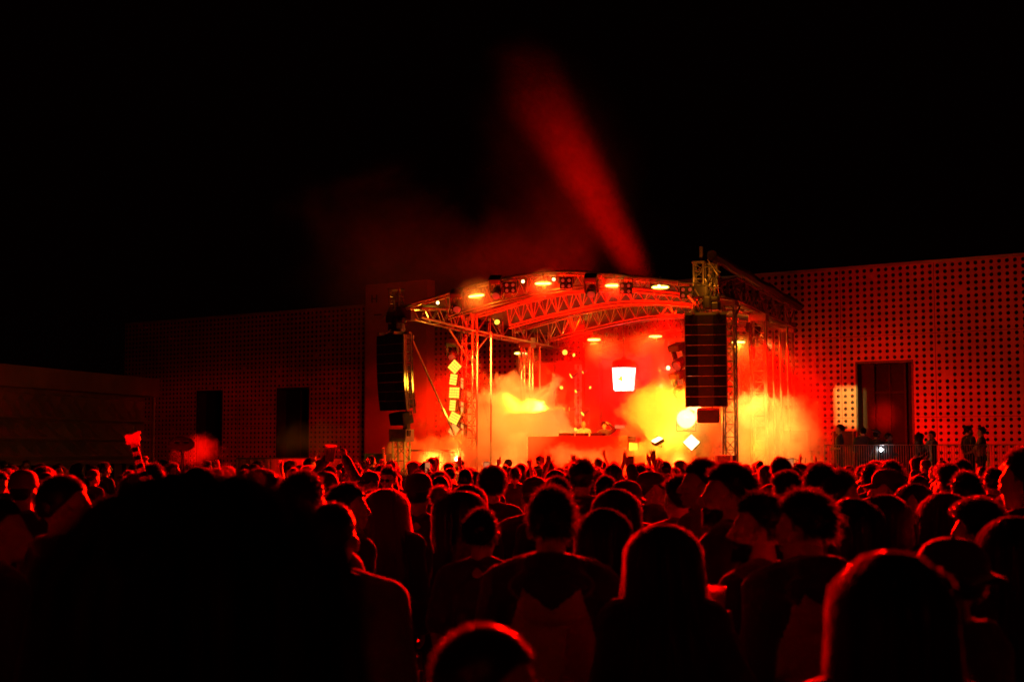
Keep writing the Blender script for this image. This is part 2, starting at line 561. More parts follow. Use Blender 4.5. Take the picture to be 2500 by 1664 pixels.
def truss(mb, p0, p1, w, bays, r=.026, rl=.012, side=None, h=None):
    """square box truss between two points"""
    p0 = Vector(p0); p1 = Vector(p1)
    h = h or w
    d = (p1 - p0).normalized()
    s = side if side is not None else (U if abs(d.z) > .7 else d.cross(Zup).normalized())
    s = (s - d * s.dot(d)).normalized()
    t = d.cross(s).normalized()
    cs = [s * (w / 2) + t * (h / 2), s * (-w / 2) + t * (h / 2), s * (-w / 2) - t * (h / 2), s * (w / 2) - t * (h / 2)]
    for c in cs: mb.tube([p0 + c, p1 + c], r, 6)
    for i in range(bays):
        a = p0.lerp(p1, i / bays); b = p0.lerp(p1, (i + 1) / bays)
        for k in range(4):
            c0, c1 = cs[k], cs[(k + 1) % 4]
            if (i + k) % 2: c0, c1 = c1, c0
            mb.tube([a + c0, b + c1], rl, 4, cap=False)
            mb.tube([b + c0, b + c1], rl, 4, cap=False)

roof = thing('stage_roof', 'wide arched truss roof of the lit concert stage with a dark cloth cover', 'stage roof', W(UR / 2, 2, 6.2))
def arch(v, name, bays, drop=0.0, zs=1.0, depth=.45):
    """curved three-chord arch truss, front to back depth wide"""
    m = MB()
    us = [UL0 + (UR0 - UL0) * i / bays for i in range(bays + 1)]
    zt = lambda u: interp(UPA, u) - drop
    zl = lambda u: min(interp(LOA, u), zt(u) - .06) - (0 if drop == 0 else drop)
    A = [W(u, v, zt(u)) for u in us]; B = [W(u, v + depth, zt(u)) for u in us]
    k0 = next(i for i, u in enumerate(us) if u >= LOA[0][0]); k1 = max(i for i, u in enumerate(us) if u <= LOA[-1][0])
    Lw = [W(us[i], v + depth / 2, zl(us[i])) for i in range(k0, k1 + 1)]
    L2 = [W(us[i], v + depth / 2, zl(us[i]) - .085) for i in range(k0, k1 + 1)]
    m.tube(A, .03, 6); m.tube(B, .03, 6); m.tube(Lw, .03, 6); m.tube(L2, .022, 6)
    A2 = [p - Zup * .085 for p in A]
    m.tube(A2, .018, 5)
    for i in range(k0, k1):
        j = i - k0
        a, b = Lw[j], Lw[j + 1]
        mid = lambda X, f: X[i].lerp(X[i + 1], f)
        m.tube([a, mid(A, .5)], .013, 4, cap=False); m.tube([mid(A, .5), b], .013, 4, cap=False)
        m.tube([a, mid(B, .5)], .013, 4, cap=False); m.tube([mid(B, .5), b], .013, 4, cap=False)
        if j % 2 == 0: m.tube([a, A[i]], .016, 4, cap=False)
    for i in range(bays):
        m.tube([A[i], B[i + 1]], .011, 4, cap=False)
        m.tube([A[i], B[i]], .011, 4, cap=False)
        m.tube([A2[i], A[i + 1]], .009, 4, cap=False)
    return m.build(name, M['alu'], roof)
arch(VF, 'front_arch', 26)
arch(0.0, 'inner_arch', 22)
arch(4.6, 'inner_arch', 20)
arch(9.4, 'rear_arch', 20)

# side trusses: cantilever out to the front corners, then back along the sides
def side(u, zc, z0, z1, zf0, zf1, name):
    m = MB()
    truss(m, W(u, 0, (z0 + z1) / 2), W(u, 10, (z0 + z1) / 2), .5, 9, .034, .02, h=z1 - z0)
    for du in (-.22, .22):
        for (a, b) in ((zf0, z0), (zf1, z1)):
            m.tube([W(u + du, VF + .1, a), W(u + du, 0, b)], .036, 6)
        for i in range(5):
            v0 = VF + .1 + i * .84; v1 = v0 + .84
            la = lambda v: zf0 + (z0 - zf0) * (v - VF) / -VF
            lb_ = lambda v: zf1 + (z1 - zf1) * (v - VF) / -VF
            m.tube([W(u + du, v0, la(v0)), W(u + du, v0 + .42, lb_(v0 + .42))], .018, 5)
            m.tube([W(u + du, v0 + .42, lb_(v0 + .42)), W(u + du, v1, la(v1))], .018, 5)
            m.tube([W(u - .22, v1, la(v1)), W(u + .22, v1, la(v1))], .016, 5)
    # knee brace down to the tower
    m.tube([W(u, 1.6, z0 - .02), W(u, .1, z0 - .85)], .03, 6)
    m.tube([W(u, -1.6, z0 - .05), W(u, -.1, z0 - .85)], .03, 6)
    return m.build(name, M['alu'], roof)
side(0.0, 0, 5.55, 6.2, 5.62, 5.86, 'side_truss')
side(UR, 0, 6.2, 6.85, 5.9, 6.14, 'side_truss')

# roof cloth: follows the arches, with real thickness
m = MB()
us = [UL0 + .3 + (UR0 - UL0 - .2) * i / 30 for i in range(31)]
vsn = [VF + .05, -2.1, 0, 2.3, 4.7, 7, 9.6]
top = []
for a, v in enumerate(vsn):
    for i, u in enumerate(us):
        top.append(W(u, v, interp(UPA, u) + .05 + (0 if a % 2 == 0 else -.05)))
n = len(us)
vv = top + [p - Zup * .025 for p in top]
k = len(top)
ff = []
for a in range(len(vsn) - 1):
    for i in range(n - 1):
        q = (a * n + i, a * n + i + 1, (a + 1) * n + i + 1, (a + 1) * n + i)
        ff.append(q); ff.append(tuple(x + k for x in reversed(q)))
for i in range(n - 1):
    ff.append((i, k + i, k + i + 1, i + 1))
    e = (len(vsn) - 1) * n
    ff.append((e + i, e + i + 1, k + e + i + 1, k + e + i))
for a in range(len(vsn) - 1):
    ff.append((a * n, (a + 1) * n, k + (a + 1) * n, k + a * n))
    ff.append((a * n + n - 1, k + a * n + n - 1, k + (a + 1) * n + n - 1, (a + 1) * n + n - 1))
m.add(vv, ff)
m.build('roof_cloth', M['cloth'], roof, smooth=True)
m = MB()
for i in range(12):
    v0 = VF + i * 1.17
    m.tube([W(UR + .45, v0, 6.95 + .03 * math.sin(i * 2)), W(UR + .45, v0 + 1.2, 6.95 + .03 * math.sin(i * 2 + 2))], .14, 7)
m.build('rolled_cover', M['cloth'], roof)

# corner heads above the front corners: mast stub, sleeve, pulleys, cable clutter
def corner(px0, px1, y0, y1, spike, name):
    c = (px0 + px1) / 2
    p = SP(c, 1095, VF); uu = uz(p)[0]
    zt = uz(SP(c, y0, VF))[1]; zb = uz(SP(c, y1, VF))[1]
    w = (px1 - px0) * p.y / F
    m = MB()
    truss(m, W(uu, VF, zb), W(uu, VF, zt), w, 6, .03, .014)
    for z in (zb, zt, (zb + zt) / 2):
        m.box(W(uu, VF, z), (w + .08, w + .08, .05), ROT_STAGE)
    if spike:
        m.tube([W(uu + .05, VF, zt), W(uu + .05, VF, zt + .42)], .035, 6)
        m.tube([W(uu + .05, VF, zt + .1), W(uu + .05, VF, zt + .42)], .05, 6)
    o = m.build(name, M['alu'], roof)
    m = MB(); q = random.Random(int(px0))
    for i in range(12):
        a = W(uu + q.uniform(-.5, .5) * w * 1.3, VF - .15 + q.uniform(-.2, .2), q.uniform(zb - .2, zb + .55))
        d = Vector((q.uniform(-.16, .16), q.uniform(-.1, .1), q.uniform(-.2, .2)))
        m.tube([a - d, a + d], q.choice((.015, .022, .03)), 5)
    for i in range(3):
        a = W(uu + q.uniform(-.4, .5) * w, VF - .1, q.uniform(zb - .1, zb + .5))
        m.bbox(a, (q.uniform(.08, .14), .12, q.uniform(.06, .14)), .01, ROT_STAGE)
    m.build('clamp_hardware', M['steel'], o)
    m = MB()
    for i in range(6):
        a = W(uu + q.uniform(-.3, .5) * w, VF - .2, zb + .3)
        pts = [a + Vector((.08 * math.sin(k * 1.3 + i), 0, -k * .16)) for k in range(6)]
        m.tube(pts, .012, 5)
    m.build('cable', M['black'], o)
    return uu, zb, zt
corner(952, 978, 706, 812, False, 'corner_mast')
corner(1700, 1724, 641, 760, True, 'corner_mast')
corner(1738, 1757, 645, 700, False, 'corner_mast')
# front head block where the left mast meets the arch
m = MB()
bq = random.Random(5)
for (x, y, w_, h_) in ((960, 775, .34, .3), (984, 765, .3, .36), (968, 800, .4, .22), (1000, 770, .22, .3), (1712, 712, .36, .3), (1738, 748, .4, .2)):
    m.bbox(SP(x, y, VF - .15), (w_, .3, h_), .03, ROT_STAGE)
m.build('sleeve_block', M['blackm'], roof)

# ------------------------------------------------------------------ towers
def tower(u, v, zb, zt, w, lab, bays, extra=0, tname='truss_tower'):
    t = thing(tname, lab, 'truss tower', W(u, v, zb), group='stage roof towers')
    m = MB()
    truss(m, W(u, v, zb + .12), W(u, v, zt), w, bays, .03, .014)
    m.build('truss_mast', M['alu'], t)
    m = MB()
    m.box(W(u, v, zb + .06), (w + .5, w + .5, .11), ROT_STAGE)
    for a, b in ((1, 0), (-1, 0), (0, 1), (0, -1)):
        m.tube([W(u + a * .2, v + b * .2, zb + .09), W(u + a * 1.0, v + b * 1.0, zb + .09)], .05, 6)
        m.tube([W(u + a * .95, v + b * .95, zb + .01), W(u + a * .95, v + b * .95, zb + .3)], .03, 6)
    m.build('base', M['steel'], t)
    m = MB()
    for s_ in (-1, 1):
        m.box(W(u + s_ * (w / 2 + .05), v, zt - .05), (.05, w + .2, .34), ROT_STAGE)
        m.box(W(u, v + s_ * (w / 2 + .05), zt - .05), (w + .04, .05, .34), ROT_STAGE)
    m.build('sleeve', M['steel'], t)
    if extra:
        q = random.Random(int(abs(u * 100)) + extra)
        for i in range(extra):
            m = MB()
            du = (i + .5) / extra * .9 - .1
            m.tube([W(u + du + w * .6, v - .2, zb + .1), W(u + du + w * .6, v - .2, zt - q.uniform(.1, .8))], .03, 7)
            m.build('pipe', M['alu'], t)
        m = MB()
        for i in range(3):
            pts = [W(u - w / 2 - .03 * i + .02 * math.sin(k * .9 + i), v - w / 2 - .03, zt - .3 - k * (zt - zb - .6) / 24) for k in range(25)]
            m.tube(pts, .014, 5)
        m.build('cable', M['black'], t)
    return t
tower(0, 0, 0, 6.25, .36, 'truss tower at the front left of the stage, carrying the column of square blinders', 17, 2)
tower(UR, 0, 0, 6.25, .34, 'truss tower just right of the right speaker array', 17, 0)
tower(UR, 4.6, 0, 6.2, .40, 'truss tower with bundled vertical pipes, second from the front on the right side', 17, 4)
tower(UR, 10, 0.9, 6.25, .34, 'rear right truss tower, standing clear against the perforated wall', 15, 0)
tower(0, 5.2, 0, 5.6, .30, 'truss tower at the left side half way back, beside a pale vertical pipe', 15, 1)
tower(0, 10, 0, 5.6, .30, 'rear left truss tower, deep behind the left smoke cloud', 15, 0)
# low tower below the left array and its handrail
pl = uz(SP(980, 1095, VF))[0]
tower(pl, VF, 0, uz(SP(980, 1058, VF))[1], .36, 'short lit truss tower under the left speaker array', 6)
rl = thing('guard_rail', 'pale pipe handrail running from the short left tower to the smoking flares', 'railing', W(pl + 1, VF + .3, 0))
ru0, ru1 = su(995, VF + .3), su(1120, VF + .3)
zr = uz(SP(1050, 1101, VF + .3))[1]
m = MB(); m.tube([W(ru0, VF + .3, zr + .03), W(ru1, VF + .3, zr)], .03, 7); m.tube([W(ru0, VF + .3, zr - .38), W(ru1, VF + .3, zr - .38)], .024, 7); m.build('rail', M['alu'], rl)
for px in (1000, 1039, 1079, 1118):
    m = MB(); uu = su(px, VF + .3); m.tube([W(uu, VF + .3, 0), W(uu, VF + .3, zr + .05)], .026, 7); m.build('post', M['alu'], rl)
# long brace rod at the left
br = thing('brace_pole', 'slanting bare pole running down from the left mast into the red haze', 'pole', W(su(1003, VF), VF, 0))
a, b = SP(1003, 822, VF), SP(1110, 1062, -1.0)
m = MB(); m.tube([a, b, W(uz(b)[0] + .35, -.2, 1.2)], .032, 7); m.build('rod', M['alu'], br)
m = MB(); m.bbox(a, (.16, .14, .12), .02, ROT_STAGE); m.build('clamp', M['steel'], br)

# ------------------------------------------------------------------ deck
DZ = 1.15
dk = thing('stage_platform', 'dark stage platform with a black skirt behind the crowd', 'stage', W(UR / 2, 4, 0))
m = MB()
c = W(UR / 2, 4.4, DZ - .1); m.box(c, (UR + 1.6, 12.2, .2), ROT_STAGE); m.build('deck', M['deck'], dk)
m = MB()
for i in range(40):
    u0 = -.75 + i * (UR + 1.5) / 40; u1 = u0 + (UR + 1.5) / 40
    a = .03 if i % 2 else -.03
    m.add([W(u0, -1.62 - a, .02), W(u1, -1.62 + a, .02), W(u1, -1.62 + a, DZ - .21), W(u0, -1.62 - a, DZ - .21)], [(0, 1, 2, 3)])
m.build('skirt', M['black'], dk)
for i in range(6):
    for v in (-1.3, 9.8):
        m = MB(); m.tube([W(-.5 + i * (UR + 1) / 5, v, 0), W(-.5 + i * (UR + 1) / 5, v, DZ - .2)], .04, 6); m.build('leg', M['steel'], dk)
# barrier in front of the stage (mojo type)
for i in range(8):
    u0 = -2.6 + i * 1.75
    a = W(u0, -6.2, 0); b = W(u0 + 1.7, -6.2, 0)
    t = thing('front_barrier', 'steel barrier panel between the crowd and the stage', 'barrier', (a + b) / 2, group='barrier panels along the stage front')
    m = MB(); q = [a, b, b + Zup * 1.2, a + Zup * 1.2]
    nn = -V * .06
    m.add([p for p in q] + [p - nn for p in q], [(0, 1, 2, 3), (7, 6, 5, 4), (3, 2, 6, 7), (0, 3, 7, 4), (1, 5, 6, 2)])
    m.build('panel', M['steel'], t)
    m = MB(); m.tube([a + Zup * 1.22, b + Zup * 1.22], .03, 7); m.build('rail', M['steel'], t)

# ------------------------------------------------------------------ set: columns, panels, lantern, booth
VS = 7.0
def panel(px0, px1, y0, zb, v, thick, mt, name, lab, cat, cap=None, group=None):
    u0, u1 = su(px0, v), su(px1, v)
    z1 = uz(SP((px0 + px1) / 2, y0, v))[1]
    t = thing(name, lab, cat, W((u0 + u1) / 2, v, zb), group=group)
    m = MB(); m.bbox(W((u0 + u1) / 2, v + thick / 2, (zb + z1) / 2), (u1 - u0, thick, z1 - zb), .015, ROT_STAGE)
    m.build('body', mt, t)
    m = MB()
    m.box(W((u0 + u1) / 2, v + thick / 2, z1 + .02), (u1 - u0 + .06, thick + .06, .05), ROT_STAGE)
    if cap:
        m.box(W((u0 + u1) / 2, v - .012, z1 - cap / 2 - .06), (u1 - u0 - .05, .02, cap), ROT_STAGE)
    m.build('trim', M['set_red'] if cap else mt, t)
    m = MB()
    for k in range(1, 4):
        z = zb + (z1 - zb) * k / 4
        m.box(W((u0 + u1) / 2, v - .004, z), (u1 - u0 - .03, .012, .018), ROT_STAGE)
    m.build('seam', M['blackm'], t)
    return t
panel(1286, 1354, 888, DZ, VS + .3, .12, M['set_red'], 'backdrop_panel', 'left backdrop panel with a pale band along its top', 'backdrop', cap=.14, group='backdrop panels')
panel(1356, 1426, 884, DZ, VS + .1, .14, M['set_dark'], 'backdrop_panel', 'plain dark backdrop panel between the left panel and the lamp column', 'backdrop', group='backdrop panels')
panel(1465, 1588, 878, DZ, VS + .5, .12, M['set_red'], 'backdrop_panel', 'wide dark backdrop panel behind the hanging lantern', 'backdrop', group='backdrop panels')
panel(1428, 1463, 840, DZ, VS, .4, M['cloth'], 'set_column', 'tall square column left of the lantern with a strobe on top', 'column', group='set columns')
panel(1589, 1624, 833, DZ, VS, .4, M['cloth'], 'set_column', 'tall square column right of the lantern with a strobe on top', 'column', group='set columns')
for sgn, px0, px1 in ((1, 1463, 1522), (-1, 1589, 1532)):
    t = thing('wall_bracket', 'tapering wall bracket reaching from the %s column towards the lantern' % ('left' if sgn > 0 else 'right'), 'bracket', SP(px0, 870, VS + .1))
    m = MB()
    a = SP(px0, 866, VS + .1); b = SP(px0 + (px1 - px0) * .45, 874, VS + .1); c = SP(px1, 867, VS + .1)
    m.caps(a - U * sgn * .02, b, .14, .07, 10); m.caps(b, c - U * sgn * .25, .06, .055, 10); m.build('arm', M['set_red'], t, smooth=True)
    m = MB(); m.bbox(c - U * sgn * .15, (.34, .16, .14), .03, ROT_STAGE); m.build('end_block', M['set_red'], t)
# truss poles with strobes at the far left and far right of the set
def slim_tower(px, y0, v, lab):
    u = su(px, v); z1 = uz(SP(px, y0, v))[1]
    t = thing('slim_truss_pole', lab, 'truss pole', W(u, v, DZ), group='slim truss poles')
    m = MB(); truss(m, W(u, v, DZ + .04), W(u, v, z1), .17, 12, .016, .008); m.build('truss_mast', M['alu'], t)
    m = MB(); m.box(W(u, v, DZ + .02), (.6, .6, .035), ROT_STAGE); m.build('base', M['blackm'], t)
slim_tower(1275, 868, VS, 'slim truss pole at the left edge of the set, carrying a strobe')
slim_tower(1802, 842, VS, 'slim truss pole behind the right tower, carrying a strobe')
slim_tower(1412, 890, VS - .6, 'slim truss pole with side lamps before the dark backdrop panel')

# lantern
lc = SP(1523, 924, 6.0)
lan = local_thing('hanging_lantern', 'big glowing white lantern with a dark cap hanging in the middle of the stage', 'lantern')
def lathe(mb, prof, n=28):
    vs_ = []; fs2 = []
    for r, z in prof:
        for j in range(n):
            vs_.append((r * math.cos(2 * math.pi * j / n), r * math.sin(2 * math.pi * j / n), z))
    for i in range(len(prof) - 1):
        for j in range(n):
            fs2.append((i * n + j, i * n + (j + 1) % n, (i + 1) * n + (j + 1) % n, (i + 1) * n + j))
    return mb.add(vs_, fs2)
m = MB(); lathe(m, [(.02, -.42), (.30, -.42), (.345, -.38), (.40, .30), (.405, .36), (.36, .36)]); m.build('glass', M['lamp_white'], lan, smooth=True)
m = MB(); lathe(m, [(.43, .36), (.44, .40), (.40, .46), (.37, .58), (.33, .62), (.12, .66), (.05, .74), (.02, .74)]); m.build('cap', M['set_dark'], lan)
m = MB()
for k in range(6):
    a = R(60 * k + 28)
    m.tube([(.312 * math.cos(a), .312 * math.sin(a), -.42), (.413 * math.cos(a), .413 * math.sin(a), .37)], .012, 5)
m.build('rib', M['blackm'], lan)
m = MB(); lathe(m, [(.02, -.47), (.27, -.47), (.32, -.425), (.02, -.42)]); m.build('base', M['set_dark'], lan)
m = MB(); m.tube([(0, 0, .74), (0, 0, 2.6)], .012, 6); m.build('rod', M['blackm'], lan)
m = MB(); m.ell((.03, -.40, -.02), (.035, .02, .10)); m.ell((-.03, -.39, -.03), (.06, .02, .04)); m.build('flame_mark', M['lamp_amber'], lan)
lan.location = lc; lan.rotation_euler = (0, 0, -YAW)

# booth
bu0, bu1 = su(1288, 2.5), su(1532, 2.5)
bz = uz(SP(1410, 1064, 2.5))[1]
bt = thing('dj_booth', 'wide plain red booth on the stage with two performers behind it', 'booth', W((bu0 + bu1) / 2, 2.5, DZ))
m = MB(); m.bbox(W((bu0 + bu1) / 2, 2.56, (DZ + bz) / 2), (bu1 - bu0, .08, bz - DZ), .01, ROT_STAGE); m.build('front_panel', M['booth'], bt)
m = MB(); m.bbox(W((bu0 + bu1) / 2, 3.05, bz - .04), (bu1 - bu0, .85, .06), .01, ROT_STAGE); m.build('table_top', M['blackm'], bt)
for uu in (bu0 + .05, bu1 - .05):
    m = MB(); m.box(W(uu, 3.05, (DZ + bz - .08) / 2), (.06, .84, bz - DZ - .1), ROT_STAGE); m.build('side_panel', M['booth'], bt)
for i, (f, w_) in enumerate(((.34, .4), (.5, .32), (.66, .4))):
    c = W(bu0 + (bu1 - bu0) * f, 3.05, bz + .05)
    t = thing('media_player' if i != 1 else 'audio_mixer', ('left black media player on the booth top', 'black audio mixer in the middle of the booth top', 'right black media player on the booth top')[i], 'player' if i != 1 else 'mixer', c)
    m = MB(); m.bbox(c, (w_, .4, .1), .01, ROT_STAGE); m.build('case', M['black'], t)
    m = MB(); m.tube([c + Zup * .05, c + Zup * .06], .12 if i != 1 else .03, 14); m.build('jog_wheel' if i != 1 else 'knob', M['blackm'], t)
def screen(px0, px1, y0, y1, v, lab, mt, name='monitor', cat='monitor'):
    u0, u1 = su(px0, v), su(px1, v)
    z1 = uz(SP((px0 + px1) / 2, y0, v))[1]; z0 = uz(SP((px0 + px1) / 2, y1, v))[1]
    t = thing(name, lab, cat, W((u0 + u1) / 2, v, z0))
    m = MB(); m.bbox(W((u0 + u1) / 2, v + .04, (z0 + z1) / 2), (u1 - u0, .06, z1 - z0), .01, ROT_STAGE); m.build('housing', M['blackm'], t)
    m = MB(); m.box(W((u0 + u1) / 2, v + .005, (z0 + z1) / 2), (u1 - u0 - .04, .012, z1 - z0 - .04), ROT_STAGE); m.build('screen_face', mt, t)
    m = MB(); m.tube([W((u0 + u1) / 2, v + .05, z0), W((u0 + u1) / 2, v + .05, min(z0 - .1, bz if v > 2.5 else DZ))], .02, 6); m.build('stand', M['blackm'], t)
screen(1500, 1527, 1036, 1047, 3.3, 'small dim screen on a stand at the right end of the booth', M['screen_dim'])
screen(1534, 1558, 1079, 1101, 2.4, 'pale lit case front on a stand right of the booth', M['white'], 'equipment_case', 'case')

# ------------------------------------------------------------------ line arrays
def line_array(px, ytop, toe, n, lab, lower, sweep):
    t = local_thing('line_array', lab, 'speaker array')
    c = SP(px, ytop, VF - .5)
    H = .262
    zc = 0; y = 0
    for k in range(n):
        tilt = R(sweep * (k / (n - 1)) ** 1.6)
        RX = Matrix.Rotation(tilt, 3, 'X')
        o = Vector((0, y, zc))
        P = lambda x, yy, z: o + RX @ Vector((x, yy, z))
        m = MB()
        h = H - .018
        w = .52
        vs_ = [P(-w, 0, 0), P(w, 0, 0), P(w, 0, -h), P(-w, 0, -h), P(-w + .1, .5, -.02), P(w - .1, .5, -.02), P(w - .1, .5, -h + .03), P(-w + .1, .5, -h + .03)]
        m.add(vs_, [(0, 3, 2, 1), (4, 5, 6, 7), (0, 1, 5, 4), (3, 7, 6, 2), (0, 4, 7, 3), (1, 2, 6, 5)])
        cab = m.build('cabinet', M['black'], t)
        m = MB()
        for x0, x1 in ((-w + .02, -.2), (-.19, .0), (.01, .19), (.2, w - .02)):
            inset = .0 if abs(x0 + x1) > .3 else .03
            q = [P(x0, -.018 + inset, -.012), P(x1, -.018 + inset, -.012), P(x1, -.018 + inset, -h + .012), P(x0, -.018 + inset, -h + .012), P(x0, .01 + inset, -.012), P(x1, .01 + inset, -.012), P(x1, .01 + inset, -h + .012), P(x0, .01 + inset, -h + .012)]
            m.add(q, [(0, 3, 2, 1), (0, 1, 5, 4), (3, 7, 6, 2), (0, 4, 7, 3), (1, 2, 6, 5)])
        m.build('grille', M['grille'], cab)
        m = MB()
        for s_ in (-1, 1):
            m.add([P(s_ * w, .02, .01), P(s_ * (w + .018), .02, .01), P(s_ * (w + .018), .02, -h - .01), P(s_ * w, .02, -h - .01),
                   P(s_ * (w - .01), .12, .01), P(s_ * (w + .015), .12, .01), P(s_ * (w + .015), .12, -h - .01), P(s_ * (w - .01), .12, -h - .01)],
                  [(0, 1, 2, 3), (4, 7, 6, 5), (0, 4, 5, 1), (3, 2, 6, 7), (1, 5, 6, 2), (0, 3, 7, 4)])
            for xx in (.1, .22, .34):
                m.box(P(s_ * xx, .0, -h - .009), (.06, .014, .014))
        m.tube([P(-w, .0, -h - .009), P(w, .0, -h - .009)], .006, 4)
        m.build('rigging_plate', M['steel'], cab)
        q = RX @ Vector((0, 0, -H)); y += q.y; zc += q.z
    m = MB(); m.box((0, .25, .05), (1.1, .08, .07)); m.box((.3, .2, .05), (.07, .7, .07)); m.box((-.3, .2, .05), (.07, .7, .07)); m.build('bumper_frame', M['steel'], t)
    m = MB(); m.bbox((.04, .25, .33), (.22, .26, .36), .06); m.tube([(.04, .25, .5), (.04, .25, .95)], .02, 6); m.bbox((.2, .25, .42), (.3, .2, .16), .06)
    m.build('chain_hoist', M['black'], t)
    m = MB(); m.tube([(.12, .25, .3), (.16, .3, -.3), (.14, .5, -1.2), (.12, .55, zc)], .02, 6); m.build('cable', M['black'], t)
    for j in range(lower):
        m = MB()
        m.bbox((.02, y + .30, zc - .2 - j * .36), (.56, .4, .34), .03, Matrix.Rotation(R(sweep + 3), 3, 'X'))
        m.build('downfill_cabinet', M['black'], t)
    t.location = c
    t.rotation_euler = (0, 0, -YAW + R(toe))
    return t
line_array(1722, 768, 9, 9, 'tall black line array of speakers hanging at the right of the stage', 1, 7)
line_array(951, 818, -21, 8, 'tall black line array of speakers hanging at the left before the sign slab', 1, 10)
# small side array beside the left one
sa_ = local_thing('side_fill_array', 'small array of three speaker boxes with round cones, below the left line array', 'speaker array')
for k in range(3):
    m = MB(); m.bbox((k * .035, 0, -k * .27), (.2, .26, .25), .02, Matrix.Rotation(R(4 * k), 3, 'Y')); cb = m.build('cabinet', M['black'], sa_)
    m = MB(); m.tube([(k * .035, -.155, -k * .27), (k * .035, -.165, -k * .27)], .075, 14); m.build('cone', M['steel'], cb)
m = MB(); m.tube([(-.1, 0, .13), (-.1, 0, .35)], .012, 5); m.tube([(.1, 0, .13), (.1, 0, .35)], .012, 5); m.build('hanger', M['steel'], sa_)
sa_.scale = (.68,) * 3; sa_.location = SP(991, 1024, VF - .1); sa_.rotation_euler = (0, 0, -YAW + R(-8))
# lit cable rack edge right of the left array
lr = thing('cable_ladder', 'ladder like cable strip hanging along the right edge of the left speaker array', 'cable ladder', SP(997, 812, VF - .75))
m = MB()
pts_a = [SP(x, y, VF - .75) for x, y in ((991, 815), (992, 860), (993, 900), (995, 945), (998, 985), (1001, 1012))]
pts_b = [SP(x, y, VF - .75) for x, y in ((1004, 815), (1003, 860), (1004, 900), (1006, 945), (1009, 985), (1011, 1008))]
m.tube(pts_a, .018, 6); m.tube(pts_b, .022, 6)
for i in range(18):
    f = i / 17 * 4.99; k = int(f)
    m.tube([pts_a[k].lerp(pts_a[k + 1], f - k), pts_b[k].lerp(pts_b[k + 1], f - k)], .010, 5)
m.build('ladder_frame', M['alu'], lr)
m = MB(); m.tube([p + U * .05 - V * .03 for p in pts_b], .016, 5); m.build('cable', M['black'], lr)

# cases and speakers on the ground at both sides
def case(p, s, lab, name='flight_case', cat='case', mt=None, rot=None, cone=False):
    t = thing(name, lab, cat, p)
    c = p + Zup * s[2] / 2
    rot = rot or ROT_STAGE
    m = MB(); m.bbox(c, s, .02, rot); m.build('body', mt or M['case'], t)
    for sx in (-1, 1):
        for sy in (-1, 1):
            m = MB(); m.box(c + rot @ Vector((sx * (s[0] / 2 - .01), sy * (s[1] / 2 - .01), 0)), (.05, .05, s[2] + .006), rot)
            m.build('corner_trim', M['steel'], t)
    m = MB(); m.box(c + rot @ Vector((0, -s[1] / 2 - .008, s[2] * .12)), (.16, .02, .09), rot); m.build('handle', M['blackm'], t)
    return t
p = at(925, 1095, 41); p.z = 0
case(p, (.62, .6, 1.82), 'tall red lit case standing left of the short truss tower')
p = at(2061, 1095, 43.0); p.z = TZ
case(p, (.62, .5, 1.72), 'dark square speaker box on the terrace before the lit wall patch', 'speaker_box', 'speaker')
p = at(1947, 1095, 44.8); p.z = 0
case(p, (.9, .8, 1.9), 'large dark equipment case at the foot of the rear right tower')
case(p + Zup * 1.9, (.72, .6, .62), 'smaller case stacked on the large case below the rear right tower')
p = at(1772, 1095, 37.5); p.z = 0
case(p, (.42, .5, 1.78), 'red lit case below the right speaker array')
# cluttered trolley with bright hardware
tr = thing('equipment_trolley', 'open equipment trolley with pale hardware, left of the terrace barriers', 'trolley', at(1985, 1095, 42.3))
p = at(1985, 1095, 42.3); p.z = 0; tr.location = p
m = MB(); m.box(p + Zup * 1.0, (1.3, .6, .05)); m.build('tray', M['blackm'], tr)
for sx in (-.6, .6):
    for sy in (-.25, .25):
        m = MB(); m.tube([p + Vector((sx, sy, .02)), p + Vector((sx, sy, 1.5))], .02, 6); m.build('post', M['steel'], tr)
q = random.Random(9)
m = MB()
for i in range(16):
    a = p + Vector((q.uniform(-.55, .55), q.uniform(-.2, .2), q.uniform(1.05, 1.7)))
    d = Vector((q.uniform(-.12, .12), 0, q.uniform(-.2, .2)))
    m.tube([a - d, a + d], .014, 5)
m.build('hardware', M['alu'], tr)
# ------------------------------------------------------------------ light fixtures
def px_rot(yaw_deg=0, tilt_deg=0, roll_deg=0):
    """fixture pointing at the crowd (-V), tilted down, rolled about its own axis"""
    return (Matrix.Rotation(-YAW + R(yaw_deg), 4, 'Z') @ Matrix.Rotation(R(tilt_deg), 4, 'X') @ Matrix.Rotation(R(roll_deg), 4, 'Y')).to_euler()

